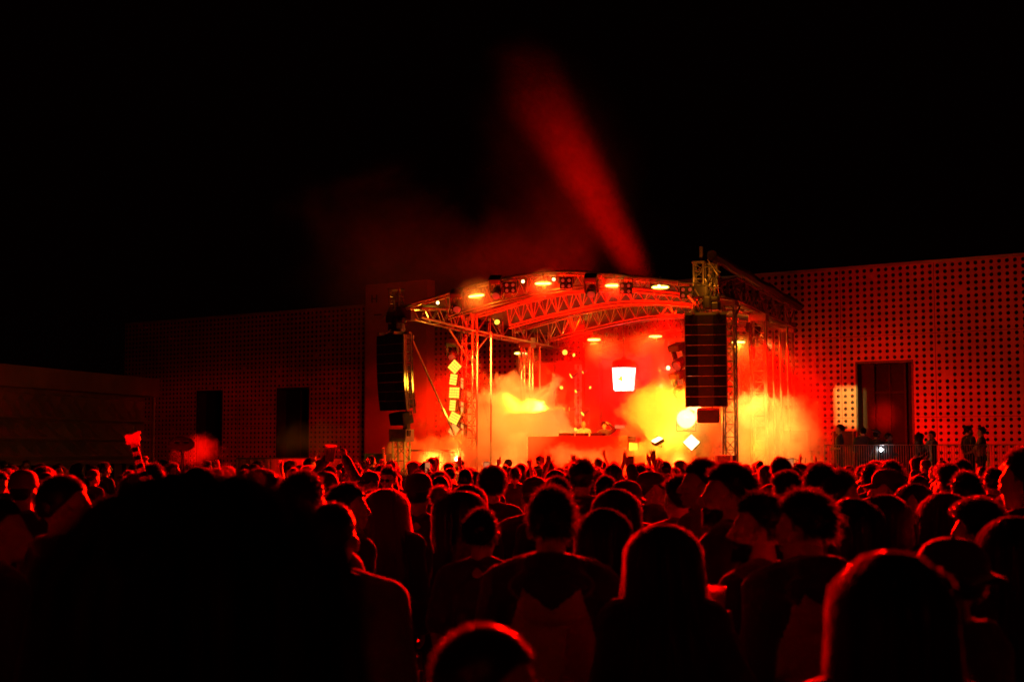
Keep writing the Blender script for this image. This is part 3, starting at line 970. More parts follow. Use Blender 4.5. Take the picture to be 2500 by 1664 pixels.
def make_strobe():
    t = local_thing('strobe_light', 'strobe', 'strobe light', 'bar strobes')
    m = MB(); m.bbox((0, .08, 0), (.5, .14, .15), .02); m.build('housing', M['blackm'], t)
    m = MB(); m.ell((0, -.004, 0), (.24, .02, .062), 18, 8); m.build('reflector', M['lamp_amber'], t)
    m = MB(); m.tube([(-.2, -.03, 0), (.2, -.03, 0)], .022, 8); m.build('tube_lamp', M['lamp_hot'], t)
    m = MB(); m.tube([(-.26, .08, 0), (-.26, .08, .2), (.26, .08, .2), (.26, .08, 0)], .014, 6); m.tube([(0, .08, .2), (0, .08, .28)], .03, 6); m.build('yoke', M['blackm'], t)
    return t
def make_head(lens):
    t = local_thing('moving_head_light', 'moving head', 'stage light', 'moving head lights')
    m = MB(); m.bbox((0, 0, .26), (.3, .3, .14), .03); m.build('base', M['blackm'], t)
    m = MB()
    for s_ in (-1, 1): m.bbox((s_ * .15, 0, .04), (.05, .12, .34), .02)
    m.build('yoke', M['blackm'], t)
    m = MB(); m.caps((0, .10, -.05), (0, -.06, -.08), .10, .125, 14); m.tube([(0, -.10, -.085), (0, -.17, -.097)], .125, 16)
    h = m.build('head', M['blackm'], t, smooth=True)
    m = MB(); m.ell((0, -.165, -.097), (.105, .03, .105), 14, 8); m.build('lens', lens, h, smooth=True)
    return t
def make_blinder(face, cells=4, name='square_blinder'):
    t = local_thing(name, 'blinder', 'stage light', 'square blinders')
    m = MB(); m.bbox((0, .07, 0), (.36, .13, .36), .02); m.build('housing', M['blackm'], t)
    m = MB()
    n = cells; w = .33 / n
    for i in range(n):
        for k in range(n):
            m.box((-.165 + w * (i + .5), -.004, -.165 + w * (k + .5)), (w * .84, .02, w * .84))
    m.build('lamp_face', face, t)
    m = MB(); m.tube([(-.2, .1, 0), (-.2, .26, 0), (.2, .26, 0), (.2, .1, 0)], .014, 6); m.build('bracket', M['steel'], t)
    return t
def make_quad():
    t = local_thing('four_lamp_blinder', 'quad', 'stage light', 'unlit four lamp blinders')
    m = MB(); m.bbox((0, .06, 0), (.34, .13, .3), .02); m.build('housing', M['black'], t)
    for sx in (-.085, .085):
        for sz in (-.075, .075):
            m = MB(); m.tube([(sx, 0, sz), (sx, -.03, sz)], .062, 14); b_ = m.build('bezel', M['black'], t)
            m = MB(); m.ell((sx, -.026, sz), (.05, .012, .05), 12, 6); m.build('lens', M['lamp_dim'], b_, smooth=True)
    m = MB(); m.tube([(-.19, .06, 0), (-.19, .06, .24), (.19, .06, .24), (.19, .06, 0)], .014, 6); m.build('yoke', M['black'], t)
    return t
def make_par(face):
    t = local_thing('spot_lamp', 'par', 'stage light', 'small spot lamps')
    m = MB(); m.tube([(0, .22, 0), (0, .18, 0), (0, 0, 0), (0, -.03, 0)], .1, 14, radii=[.04, .075, .085, .095]); m.build('can', M['blackm'], t)
    m = MB(); m.ell((0, -.03, 0), (.08, .02, .08), 12, 6); m.build('lens', face, t, smooth=True)
    m = MB(); m.tube([(-.11, .08, 0), (-.11, .08, .16), (.11, .08, .16), (.11, .08, 0)], .01, 5); m.build('yoke', M['blackm'], t)
    return t
def make_flood():
    t = local_thing('flood_light', 'flood', 'stage light')
    m = MB(); m.bbox((0, .1, 0), (.5, .18, .5), .04); m.build('housing', M['blackm'], t)
    m = MB(); m.ell((0, -.0, 0), (.27, .05, .27), 20, 8); m.build('lens', M['flood_face'], t, smooth=True)
    m = MB(); m.tube([(-.28, .1, 0), (-.28, .1, -.36), (.28, .1, -.36), (.28, .1, 0)], .018, 6); m.build('yoke', M['blackm'], t)
    return t
M['flood_face'] = emit('flood_face', (1, 0.75, 0.3), 6)
M['blinder_face'] = emit('blinder_face', (1, 0.66, 0.05), 1.7)
M['blinder_soft'] = emit('blinder_soft', (1, 0.45, 0.08), 1.0)
M['blinder_hot'] = emit('blinder_hot', (1, 0.8, 0.35), 6)

USED = {}
def place(key, maker, p, rot, label, group=None, scale=1.0):
    """first use moves the maker's own object, later uses copy it"""
    if key not in USED:
        o = maker(); USED[key] = o
    else:
        o = copy_tree(USED[key])
    o.location = p; o.rotation_euler = rot; o.scale = (scale,) * 3
    o['label'] = label
    if group: o['group'] = group
    return o

# strobes on the front arch and on the set
for x, y, v, lab in ((1163, 722, VF - .1, 'brightest glowing bar strobe, on the left shoulder of the front arch'), (1326, 692, VF - .1, 'glowing bar strobe just left of the crown of the front arch'),
                     (1498, 697, VF - .1, 'glowing bar strobe just right of the crown of the front arch'), (1612, 701, VF, 'glowing bar strobe at the right end of the front arch'),
                     (1271, 862, VS, 'glowing bar strobe on the slim pole at the left edge of the set'), (1450, 829, VS, 'glowing bar strobe on the square column left of the lantern'),
                     (1600, 821, VS, 'glowing bar strobe on the square column right of the lantern'), (1803, 835, VS, 'glowing bar strobe on the slim pole behind the right tower')):
    place('strobe', make_strobe, SP(x, y, v), px_rot(14, 6, -6 if v < 0 and x < 1300 else 0), lab)
# column of square blinders on the left tower
for i, (x, y, yaw, roll, mt) in enumerate(((1110, 895, -20, 42, 'blinder_face'), (1107, 926, -50, 8, 'blinder_face'), (1109, 958, -22, 2, 'blinder_face'), (1105, 989, -58, 4, 'blinder_face'), (1109, 1020, -24, 26, 'blinder_face'), (1108, 1050, -38, 34, 'blinder_soft'), (1111, 1081, -20, 46, 'blinder_face'))):
    place('blinder_' + mt, lambda mt=mt: make_blinder(M[mt], 4), SP(x, y, -.55), px_rot(yaw + 22, -4, roll),
          'lit square blinder, %s in the column on the left front tower' % ('topmost', 'second from the top', 'third from the top', 'middle one', 'third from the bottom', 'second from the bottom', 'lowest')[i], 'square blinders on the left tower')
for i, (y,) in enumerate(((935,), (993,), (1048,))):
    place('blinder_side', lambda: make_blinder(M['blinder_soft'], 2, 'side_blinder'), SP(1128, y, -.3), px_rot(-55, 0, 8),
          'narrow lit side lamp close to the left tower mast, %s of three' % ('upper', 'middle', 'lower')[i], 'side lamps on the left tower')
# quads and moving heads on the front arch
for x, y, lab in ((1245, 702, 'unlit four lamp blinder right of the brightest arch strobe'), (1382, 691, 'unlit four lamp blinder at the crown of the front arch'), (1527, 704, 'unlit four lamp blinder right of the crown'), (1676, 714, 'big unlit four lamp blinder at the right end of the front arch')):
    place('quad', make_quad, SP(x, y, VF - .25), px_rot(14, 10), lab, scale=1.0 if x < 1600 else 1.05)
for x, y, lab in ((1118, 730, 'dark moving head light low on the left end of the front arch'), (1212, 697, 'big dark moving head light between the left arch strobe and the four lamp blinder'), (1444, 693, 'dark moving head light hanging right of the arch crown'), (1105, 848, 'dark moving head light above the blinder column on the left tower')):
    place('head_dark', lambda: make_head(M['lamp_dim']), SP(x, y + 9, VF - .2 if y < 800 else -.4), px_rot(10, 30), lab, scale=1.1)
for x, y, lab in ((1069, 739, 'small lit spot lamp at the far left end of the front arch'), (1277, 687, 'small lit spot lamp left of the second arch strobe'), (1352, 682, 'small lit spot lamp right of the second arch strobe'), (1609, 699, 'small lit spot lamp near the right end of the arch')):
    place('par_hot', lambda: make_par(M['lamp_hot']), SP(x, y, VF - .1), px_rot(14, 0), lab, 'small spot lamps on the front arch', .6)
place('par_big', lambda: make_par(M['lamp_amber']), SP(1214, 787, 1.5), px_rot(10, -20), 'lit yellow spot lamp on the left side truss of the roof', 'small spot lamps in the stage', 1.1)
# amber lamps scattered over the set
spots = [(1379, 860, 'lit amber lamp high on the dark panel left of the lantern'), (1400, 866, 'lit amber side lamp on the slim pole, uppermost'), (1424, 908, 'small lit lamp at the foot of the square column left of the lantern'),
         (1396, 916, 'lit amber lamp pointing down left, beside the slim pole'), (1370, 946, 'dim amber lamp left of the slim pole'), (1407, 954, 'dim amber lamp low on the slim pole'), (1440, 945, 'small amber lamp under the square column'),
         (1424, 1008, 'lit amber lamp above the bald performer'), (1408, 1048, 'lit amber lamp at the left end of the booth behind the performer'), (1392, 998, 'bright lamp throwing the yellow beam to the left')]
for i, (x, y, lab) in enumerate(spots):
    place('par_amber', lambda: make_par(M['lamp_amber']), SP(x, y, 5.6), px_rot((20, 62, -50, -58, 40, -35, 55, -48, -30, -75)[i], (0, 12, 25, 30, -10, 25, 20, 35, 30, 5)[i], 0), lab, 'small spot lamps in the stage', (1.1, .75, .6, 1.15, .8, .75, .6, 1.1, 1.2, .8)[i])
rs = [(1613, 942, 'bright lamp right of the lantern throwing a beam upwards'), (1652, 945, 'bright lamp under the dark fixture beside the right array'), (1631, 898, 'small amber lamp above the upward beam'), (1673, 867, 'uppermost bright lamp along the left edge of the right array'),
      (1675, 906, 'second bright lamp along the left edge of the right array'), (1673, 991, 'lowest bright lamp along the left edge of the right array'), (1655, 850, 'smoking lamp high beside the right array'), (1631, 1001, 'bright lamp on the sloping pole low at the right'), (1629, 1012, 'lamp just under the bright one on the sloping pole')]
for i, (x, y, lab) in enumerate(rs):
    place('par_white', lambda: make_par(M['blinder_hot']), SP(x, y, 3.2), px_rot(14, -16 if i in (0, 6) else 4, 0), lab, 'small spot lamps in the stage', .85)
# large flood and diamond panels at the right
place('flood', make_flood, SP(1675, 1022, .4), px_rot(14, 6), 'dazzling white round flood light low at the right of the stage', scale=1.0)
for x, y, yaw, roll, s, lab in ((1694, 1003, 10, 35, 1.3, 'white square blinder tilted right behind the dazzling flood light'), (1688, 1079, 14, 45, 1.05, 'white diamond shaped blinder below the dazzling flood light'), (1604, 1073, -30, 24, .85, 'white tilted strip blinder right of the booth')):
    place('blinder_hotface', lambda: make_blinder(M['blinder_hot'], 4), SP(x, y, .6), px_rot(yaw, -8 if x > 1650 else -60, roll), lab, 'square blinders at the right', s)
# dark moving head silhouettes beside the right array
for x, y, lab in ((1662, 876, 'dark moving head light before the smoke left of the right array'), (1664, 944, 'dark moving head light low beside the right array')):
    place('head_dark', lambda: make_head(M['lamp_dim']), SP(x, y, 2.4), px_rot(-30, 20), lab, scale=1.5)
# sloping pole with lamps at the right of the stage
pp = thing('sloping_pole', 'sloping pole with lamps leaning up to the right array', 'pole', SP(1633, 1010, 3.3))
m = MB(); m.tube([SP(1590, 1002, 3.4), SP(1613, 1016, 3.4)], .014, 5); m.tube([SP(1631, 1006, 3.4), SP(1650, 930, 3.2)], .02, 6); m.build('rod', M['blackm'], pp)
# sky beam lamp behind the roof
def lamp(kind, name, p, col, power, parent=None, target=None, size=.1, angle=45, blend=.6, square=False, soft=.1):
    l = bpy.data.lights.new(name, kind)
    l.color = col; l.energy = power
    if kind == 'SPOT':
        l.spot_size = R(angle); l.spot_blend = blend; l.use_square = square; l.shadow_soft_size = soft
    elif kind == 'POINT':
        l.shadow_soft_size = soft
    o = bpy.data.objects.new(name, l)
    COL.objects.link(o)
    o.location = p
    if target is not None:
        d = Vector(target) - Vector(p)
        o.rotation_euler = d.to_track_quat('-Z', 'Y').to_euler()
    return o
RED = (1, .0012, .0)
ORG = (1, .10, .004)
AMB = (1, .42, .02)
TAN = (1, .50, .05)
YEL = (1, .64, .02)
lamp('SPOT', 'sky_beam_lamp', SP(1690, 900, 11.4), RED, 130000, target=SP(1330, 260, 11.0), angle=15.5, blend=1.0, soft=.3)
lamp('SPOT', 'sky_glow_fill', SP(1430, 735, 11.6), RED, 1500, target=SP(1200, 420, 11.0), angle=120, blend=.8, soft=.3)  # added source behind the roof, lights the drifting sky smoke
place('flood_sky', make_flood, SP(1690, 912, 11.4), px_rot(0, -70), 'flood light behind the stage pointing up into the night sky')
# red washes over the stage
for x, y, v, tx, ty, tv, pw in ((1250, 735, VF + .6, 1300, 1000, 6, 7000), (1500, 720, VF + .6, 1480, 1000, 6, 9000), (1400, 770, 4.8, 1450, 1050, 8, 5000), (1640, 745, 4.8, 1560, 1050, 8, 5000)):
    lamp('SPOT', 'wash_lamp', SP(x, y, v), RED, pw, target=SP(tx, ty, tv), angle=85, blend=.8, soft=.15)
# light thrown at the crowd from the front arch and the flood
for x, y, pw in ((1326, 692, 64000), (1498, 697, 95000), (1612, 701, 80000)):
    lamp('SPOT', 'crowd_wash_lamp', SP(x, y, VF - .7), RED, pw, target=Vector((0, 9, 1.6)), angle=75, blend=.9, soft=.3)
lamp('SPOT', 'flood_lamp', SP(1674, 1014, -1.2), RED, 150000, target=Vector((0, 2, 2)), angle=75, blend=.9, soft=.25)
lamp('SPOT', 'flood_lamp', SP(1440, 960, 1.5), RED, 90000, target=Vector((0, 2, 2)), angle=75, blend=.9, soft=.25)  # added source, no flood stands here; puts rims on the crowd
# added spots: performers' key light, red fill on trusses, red glow in the doorway
lamp('SPOT', 'performer_fill', SP(1330, 720, VF + .4), AMB, 9000, target=SP(1450, 1045, 4.4), angle=9, blend=.5, soft=.1)
for x, v in ((1200, 1.0), (1450, 1.0), (1650, 1.0), (1400, 6.0)):
    lamp('SPOT', 'truss_uplight', SP(x, 1085, v), RED, 1100, target=SP(x + 10, 700, v + .5), angle=100, blend=.9, soft=.2)
lamp('SPOT', 'doorway_glow_fill', SP(1900, 1010, 5.0), RED, 16000, target=FP(fs_(2150), fz_(2150, 1015)), angle=9, blend=1.0, soft=.1)
# amber lights in the smoke, plus added spots aimed down into it
lamp('POINT', 'blinder_glow', SP(1100, 1010, -1.6), AMB, 120, soft=.25)
lamp('POINT', 'smoke_glow', SP(1215, 1040, 5.2), AMB, 60, soft=.5)
lamp('SPOT', 'smoke_spot', SP(1215, 745, VF + .5), TAN, 17000, target=SP(1262, 1050, 4.6), angle=32, blend=.8, soft=.15)
lamp('SPOT', 'smoke_spot', SP(1600, 735, VF + .5), YEL, 15000, target=SP(1625, 1060, 2.4), angle=26, blend=.8, soft=.15)
lamp('SPOT', 'smoke_spot', SP(1805, 800, 1.2), TAN, 7000, target=SP(1865, 1075, 4.5), angle=44, blend=.8, soft=.15)
lamp('SPOT', 'smoke_spot', SP(1420, 720, VF + .5), TAN, 3000, target=SP(1415, 1110, 1.0), angle=20, blend=.8, soft=.15)
lamp('SPOT', 'beam_lamp', SP(1388, 998, 4.2), YEL, 14000, target=SP(1250, 985, 3.4), angle=21, blend=.35, soft=.05)
lamp('POINT', 'smoke_glow', SP(1645, 1060, 1.6), AMB, 150, soft=.3)
lamp('SPOT', 'beam_lamp', SP(1613, 938, 3.2), AMB, 700, target=SP(1620, 850, 3.4), angle=42, blend=.3, soft=.04)
lamp('SPOT', 'beam_lamp', SP(1655, 940, 2.6), AMB, 900, target=SP(1640, 1060, 2.6), angle=42, blend=.3, soft=.04)
lamp('POINT', 'smoke_glow', SP(1850, 1090, 4.2), AMB, 40, soft=.3)
# added red spots soaking the same clouds
for a_, b_, pw, an in (((1180, 740, VF + .5), (1250, 1040, 3.0), 16000, 46), ((1660, 735, VF + .5), (1640, 1040, 2.4), 12000, 40), ((1790, 790, .5), (1880, 1050, 4.5), 9000, 70), ((1120, 800, VF - .2), (1075, 1100, -2.4), 6000, 42), ((1420, 735, VF + .5), (1420, 1100, 1.0), 7000, 34)):
    lamp('SPOT', 'red_smoke_fill', SP(*a_), RED, pw, target=SP(*b_), angle=an, blend=.8, soft=.15)
# red light pouring out of both sides on to the hall
lamp('SPOT', 'side_wash_lamp', SP(1915, 960, 6.2), RED, 430, target=FP(fs_(2330), 3.5), angle=150, blend=.8, soft=.3)
lamp('SPOT', 'side_wash_lamp', SP(1160, 905, 2.0), RED, 70, target=FP(fs_(900), 3.0), angle=120, blend=.9, soft=.3)
# added fill light, unseen behind the camera, just colouring the backs of the crowd
lamp('SPOT', 'front_of_house_lamp', Vector((5, -14, 6.5)), (1, .06, .005), 175, target=Vector((0, 12, 1)), angle=80, blend=.8, soft=.5)
# rectangular profile spot on the hall beside the doorway: a lamp behind a real aperture
def profile(src, corners, power):
    t = thing('profile_spot', 'black profile spot on the right of the stage, throwing a square patch on the hall', 'stage light', src)
    l = lamp('SPOT', 'profile_lamp', src, (1, .72, .13), power, target=sum(corners, Vector()) / 4, angle=26, blend=.1, soft=.006)
    c = sum(corners, Vector()) / 4
    d = (c - src).normalized(); dist = .34
    pts = []
    for k in corners:
        q = (k - src).normalized(); pts.append(src + q * (dist / q.dot(d)))
    x = d.cross(Zup).normalized(); y = x.cross(d)
    o_ = [src + d * dist + x * sx * .14 + y * sy * .14 for sx, sy in ((-1, 1), (1, 1), (1, -1), (-1, -1))]
    m = MB()
    for i in range(4):
        j = (i + 1) % 4
        q = [o_[i], o_[j], pts[j], pts[i]]
        m.add(q + [p + d * .01 for p in q], [(0, 1, 2, 3), (7, 6, 5, 4), (3, 2, 6, 7), (0, 4, 5, 1)])
    m.build('aperture_plate', M['black'], t)
    m = MB()
    b_ = [p - d * (dist + .15) for p in o_]
    for i in range(4):
        j = (i + 1) % 4
        m.add([o_[i], o_[j], b_[j], b_[i]], [(0, 1, 2, 3)])
    m.add(b_, [(0, 1, 2, 3)])
    m.build('barrel', M['black'], t)
psrc = SP(1835, 800, 5.4)
def hallpt(px, py):
    d = ray(px, py); t_ = (FA - EYE).dot(FN) / d.dot(FN)
    return EYE + d * t_
profile(psrc, [hallpt(2036, 945), hallpt(2099, 942), hallpt(2101, 1046), hallpt(2040, 1040)], 7500)
lamp('SPOT', 'banner_fill', SP(1085, 990, .2), RED, 9000, target=at(715, 1133, 50), angle=11, blend=.9, soft=.2)  # added red spot without a fixture, brightens the banners
lamp('SPOT', 'sign_fill', SP(1120, 830, .6), RED, 420, target=FP(fs_(975), 6.2), angle=60, blend=.9, soft=.2)  # added spot, no lamp modelled, lifts the sign slab
# warm light on the roof corners
lamp('POINT', 'corner_lamp', SP(1035, 790, VF + 1.5), AMB, 40, soft=.08)
lamp('POINT', 'corner_lamp', SP(1716, 690, VF - .9), (1, .26, .01), 30, soft=.08)
lamp('SPOT', 'ladder_lamp', SP(1085, 935, VF - .2), AMB, 520, target=SP(1003, 930, VF - .75), angle=34, blend=.8, soft=.1)  # added amber spot, only there to light the cable ladder
lamp('SPOT', 'low_tower_lamp', SP(1060, 1085, VF - 1.2), AMB, 260, target=SP(978, 1112, VF), angle=30, blend=.7, soft=.1)

# ------------------------------------------------------------------ smoke
def smoke_mat(name, dens, nscale=.6, lo=.3, hi=.6, inner=.0, col=(.9, .9, .9), aniso=.0, detail=4, stretch=None, seed=0, rag=1.6):
    m = bpy.data.materials.new(name)
    m.use_nodes = True
    nt = m.node_tree
    nt.nodes.clear()
    out = nt.nodes.new('ShaderNodeOutputMaterial')
    vol = nt.nodes.new('ShaderNodeVolumePrincipled')
    vol.inputs['Color'].default_value = (*col, 1)
    vol.inputs['Anisotropy'].default_value = aniso
    nt.links.new(vol.outputs['Volume'], out.inputs['Volume'])
    tc = nt.nodes.new('ShaderNodeTexCoord')
    ln = nt.nodes.new('ShaderNodeVectorMath'); ln.operation = 'LENGTH'
    nt.links.new(tc.outputs['Object'], ln.inputs[0])
    fd = nt.nodes.new('ShaderNodeMapRange')
    fd.inputs['From Min'].default_value = inner; fd.inputs['From Max'].default_value = 1.0
    fd.inputs['To Min'].default_value = 1; fd.inputs['To Max'].default_value = 0
    nt.links.new(ln.outputs['Value'], fd.inputs['Value'])
    geo = nt.nodes.new('ShaderNodeNewGeometry')
    mp = nt.nodes.new('ShaderNodeMapping')
    mp.inputs['Location'].default_value = (seed * 3.7, seed * 1.3, seed * 2.1)
    if stretch: mp.inputs['Scale'].default_value = stretch
    nt.links.new(geo.outputs['Position'], mp.inputs['Vector'])
    no = nt.nodes.new('ShaderNodeTexNoise'); no.inputs['Scale'].default_value = nscale; no.inputs['Detail'].default_value = detail; no.inputs['Distortion'].default_value = .4
    nt.links.new(mp.outputs['Vector'], no.inputs['Vector'])
    no.inputs['Roughness'].default_value = .58
    # falloff plus noise is thresholded, so the edge breaks up into billows and wisps
    ad = nt.nodes.new('ShaderNodeMath'); ad.operation = 'MULTIPLY_ADD'
    ad.inputs[1].default_value = rag
    nt.links.new(no.outputs['Fac'], ad.inputs[0])
    nt.links.new(fd.outputs['Result'], ad.inputs[2])
    mr = nt.nodes.new('ShaderNodeMapRange'); mr.interpolation_type = 'SMOOTHSTEP'
    mr.inputs['From Min'].default_value = lo + rag * .5; mr.inputs['From Max'].default_value = hi + rag * .5
    nt.links.new(ad.outputs['Value'], mr.inputs['Value'])
    ed = nt.nodes.new('ShaderNodeMath'); ed.operation = 'MULTIPLY'; ed.use_clamp = True; ed.inputs[1].default_value = 5.0
    nt.links.new(fd.outputs['Result'], ed.inputs[0])
    mu = nt.nodes.new('ShaderNodeMath'); mu.operation = 'MULTIPLY'
    nt.links.new(mr.outputs['Result'], mu.inputs[0]); nt.links.new(ed.outputs['Value'], mu.inputs[1])
    m2 = nt.nodes.new('ShaderNodeMath'); m2.operation = 'MULTIPLY'; m2.inputs[1].default_value = dens
    nt.links.new(mu.outputs['Value'], m2.inputs[0])
    nt.links.new(m2.outputs['Value'], vol.inputs['Density'])
    return m

def smoke(name, label, c, rad, mt, rot=0, tiltv=None):
    m = MB(); m.ell((0, 0, 0), (1, 1, 1), 20, 12)
    o = m.build(name, mt)
    o.location = c; o.scale = rad
    o.rotation_euler = tiltv if tiltv is not None else (0, 0, -YAW + rot)
    return prop(o, label, 'smoke', kind='stuff')
def px2m(d, p): return d * p.y / F
HAZE = smoke_mat('stage_haze', .11, .35, .0, .9, .0, seed=1, detail=3, col=(.92, .16, .07), rag=1.0)  # red of the stage light is put into the haze colour
smoke('stage_smoke', 'red tinted and red lit haze filling the back of the stage', W(4.6, 6.4, 3.7), (6.4, 5.6, 3.9), HAZE)
c = SP(1255, 1050, 4.6); smoke('smoke_cloud', 'dense billowing orange smoke cloud left of the booth', c, (3.3, 2.2, 2.9), smoke_mat('smoke_left', 2.8, .85, .38, .52, seed=2, detail=6))
c = SP(1640, 1050, 2.4); smoke('smoke_cloud', 'dense yellow smoke cloud round the dazzling flood light', c, (2.5, 2.4, 3.2), smoke_mat('smoke_right', 2.2, .9, .40, .55, seed=3, detail=6))
c = SP(1632, 885, 4.4); smoke('smoke_cloud', 'upward smoke plume right of the lantern', c, (1.9, 1.5, 1.6), smoke_mat('smoke_upper', 1.0, 1.0, .36, .62, seed=4, detail=5))
c = SP(1875, 1070, 4.5); smoke('smoke_cloud', 'orange smoke drifting out by the right towers', c, (3.2, 2.8, 2.7), smoke_mat('smoke_side', 1.3, .8, .43, .62, seed=5, detail=6))
c = SP(1085, 1120, -2.4); smoke('smoke_cloud', 'low bright smoke round the flare before the left tower', c, (2.6, 1.8, 1.2), smoke_mat('smoke_flare', 1.6, 1.3, .36, .58, seed=6, detail=6))
c = SP(1430, 1128, 1.0); smoke('smoke_cloud', 'low orange smoke drifting across the booth front', c, (3.2, 1.0, .95), smoke_mat('smoke_booth', 1.4, 1.1, .42, .64, seed=7, detail=6))
SKYB = smoke_mat('sky_smoke', .027, .22, .06, .85, seed=18, detail=5, rag=1.1)
smoke('sky_smoke', 'faint red smoke rising high above the stage', SP(1395, 440, 12.2), (4.3, 3.0, 6.9), SKYB, tiltv=(0, R(-24), -YAW))
SKYL = smoke_mat('sky_drift', .085, .24, .30, 1.1, seed=9, detail=6, rag=2.0)
smoke('sky_smoke', 'faint red smoke drifting left over the stage roof', SP(1130, 640, 9.0), (13.0, 4.5, 4.8), SKYL)
c = at(480, 1098, 24); smoke('smoke_wisp', 'red wisps of smoke above the heads at the left', c, (.85, .5, .5), smoke_mat('smoke_wisp', .30, 2.6, .42, .80, seed=11, detail=5))
c = at(770, 1075, 40); smoke('smoke_wisp', 'faint red smoke above the long banner', c, (2.6, 1.2, .8), smoke_mat('smoke_faint', .16, .9, .36, .72, seed=12))

FLANK = smoke_mat('flank_haze', .16, .5, .25, .9, seed=15, detail=4, col=(.92, .2, .1), rag=1.2)
smoke('side_smoke', 'red haze hanging left of the left tower', SP(1070, 1010, -.5), (2.6, 3.2, 2.9), FLANK)
smoke('side_smoke', 'red haze hanging round the rear right tower', SP(1925, 990, 6.5), (2.8, 3.2, 3.2), FLANK)
lamp('SPOT', 'flank_lamp', SP(1150, 880, .3), RED, 5000, target=SP(1050, 1090, -.5), angle=90, blend=.9, soft=.2)  # added red spots without fixtures, fill the haze at both sides
lamp('SPOT', 'flank_lamp', SP(1830, 850, 3.2), RED, 6000, target=SP(1930, 1030, 6.5), angle=90, blend=.9, soft=.2)
DOORM = smoke_mat('door_haze', .5, .8, .0, .8, seed=17, detail=2, rag=.4)  # added volume that catches a red spot as the doorway glow
smoke('doorway_glow_haze', 'added haze catching red light as the glow inside the tall doorway', FP(fs_(2148), fz_(2148, 1012), -.27), (.62, .24, 1.05), DOORM, tiltv=(0, 0, math.atan2(FD.y, FD.x)))
PUFF = smoke_mat('lamp_puff', 1.1, 2.0, .0, 1.0, seed=13, detail=2, rag=.5)  # added puffs that make the halo round each lamp and flare
for i, (x, y, v, r, gx, gy) in enumerate(((1163, 724, VF - .25, .62, 0, 0), (1326, 694, VF - .25, .5, 0, 0), (1498, 698, VF - .2, .4, 0, 0), (1271, 866, VS - .1, .5, 22, 16), (1450, 834, VS - .1, .75, 34, 24), (1600, 826, VS - .1, .75, -34, 26), (1803, 840, VS - .1, .8, 26, 26), (1677, 1016, -.1, 1.0, 0, 0))):
    p = SP(x, y, v - .12)
    smoke('smoke_puff', 'small added smoke halo round ' + ('the brightest arch strobe', 'the strobe left of the arch crown', 'the strobe right of the arch crown', 'the strobe at the left edge of the set', 'the strobe left of the lantern', 'the strobe right of the lantern', 'the strobe behind the right tower', 'the dazzling flood light')[i], SP(x + gx, y + gy, v - .12), (r * 1.2, r, r), PUFF)
    lamp('POINT', 'strobe_glow', p, (1, .30, .012) if i < 3 else AMB, (13, 9, 4, 14, 34, 34, 34, 90)[i], soft=.05)
for x in (1150, 1400):
    lamp('SPOT', 'front_uplight', SP(x, 1120, -5.6), RED, 2600, target=SP(x, 705, VF), angle=80, blend=.9, soft=.2)  # added spots hidden behind the crowd, redden the front arch
lamp('POINT', 'left_red_lamp', at(-45, 950, 55.5), RED, 35, soft=.15)
# ------------------------------------------------------------------ people: materials
def skin_mat(n, c): return mat(n, c, 0.48, spec=.45, bump=.08, bscale=90, var=.08, vscale=14)
def hair_mat(n, c, tr, fac=.45):
    m = mat(n, c, .36, spec=.6)
    nt = m.node_tree
    b = nt.nodes['Principled BSDF']; out = nt.nodes['Material Output']
    t = nt.nodes.new('ShaderNodeBsdfTranslucent'); t.inputs['Color'].default_value = (*tr, 1)
    mx = nt.nodes.new('ShaderNodeMixShader'); mx.inputs['Fac'].default_value = fac
    nt.links.new(b.outputs[0], mx.inputs[1]); nt.links.new(t.outputs[0], mx.inputs[2])
    nt.links.new(mx.outputs[0], out.inputs['Surface'])
    return m
M.update(
    skin_a=skin_mat('skin_light', (.48, .30, .23)), skin_b=skin_mat('skin_tan', (.33, .19, .13)),
    hair_dark=hair_mat('hair_dark', (.016, .012, .010), (.16, .08, .04)), hair_brown=hair_mat('hair_brown', (.05, .028, .016), (.32, .16, .08)),
    hair_black=mat('hair_black', (.008, .007, .006), .5, spec=.3), hair_fair=hair_mat('hair_fair', (.10, .06, .03), (1.0, .75, .42), .6),
    cl_black=mat('cloth_black', (.010, .010, .011), .8, bump=.25, bscale=45, sheen=.5), cl_char=mat('cloth_charcoal', (.03, .03, .032), .8, bump=.25, bscale=45, sheen=.5),
    cl_navy=mat('cloth_navy', (.018, .02, .035), .8, bump=.25, bscale=45, sheen=.5), cl_grey=mat('cloth_grey', (.16, .155, .15), .85, bump=.3, bscale=60, sheen=.6),
    cl_heather=mat('cloth_heather', (.5, .46, .43), .9, bump=.5, bscale=150, var=.2, vscale=120, sheen=.6), cl_white=mat('cloth_white', (.5, .48, .46), .8, bump=.2, bscale=40),
    denim=mat('denim', (.03, .035, .055), .85, bump=.2, bscale=60), shoe=mat('shoe_rubber', (.02, .02, .02), .6),
    cap_tan=mat('cap_tan', (.30, .20, .11), .75, bump=.2, bscale=70), eye=mat('eye_dark', (.01, .01, .01), .15),
    plastic=hair_mat('clear_cup', (.6, .55, .5), (.9, .6, .45), .6), drink=mat('drink', (.35, .12, .02), .2), inflat=hair_mat('inflatable_red', (.7, .05, .04), (.8, .05, .04)), inflat_k=mat('inflatable_black', (.012, .012, .012), .3),
)

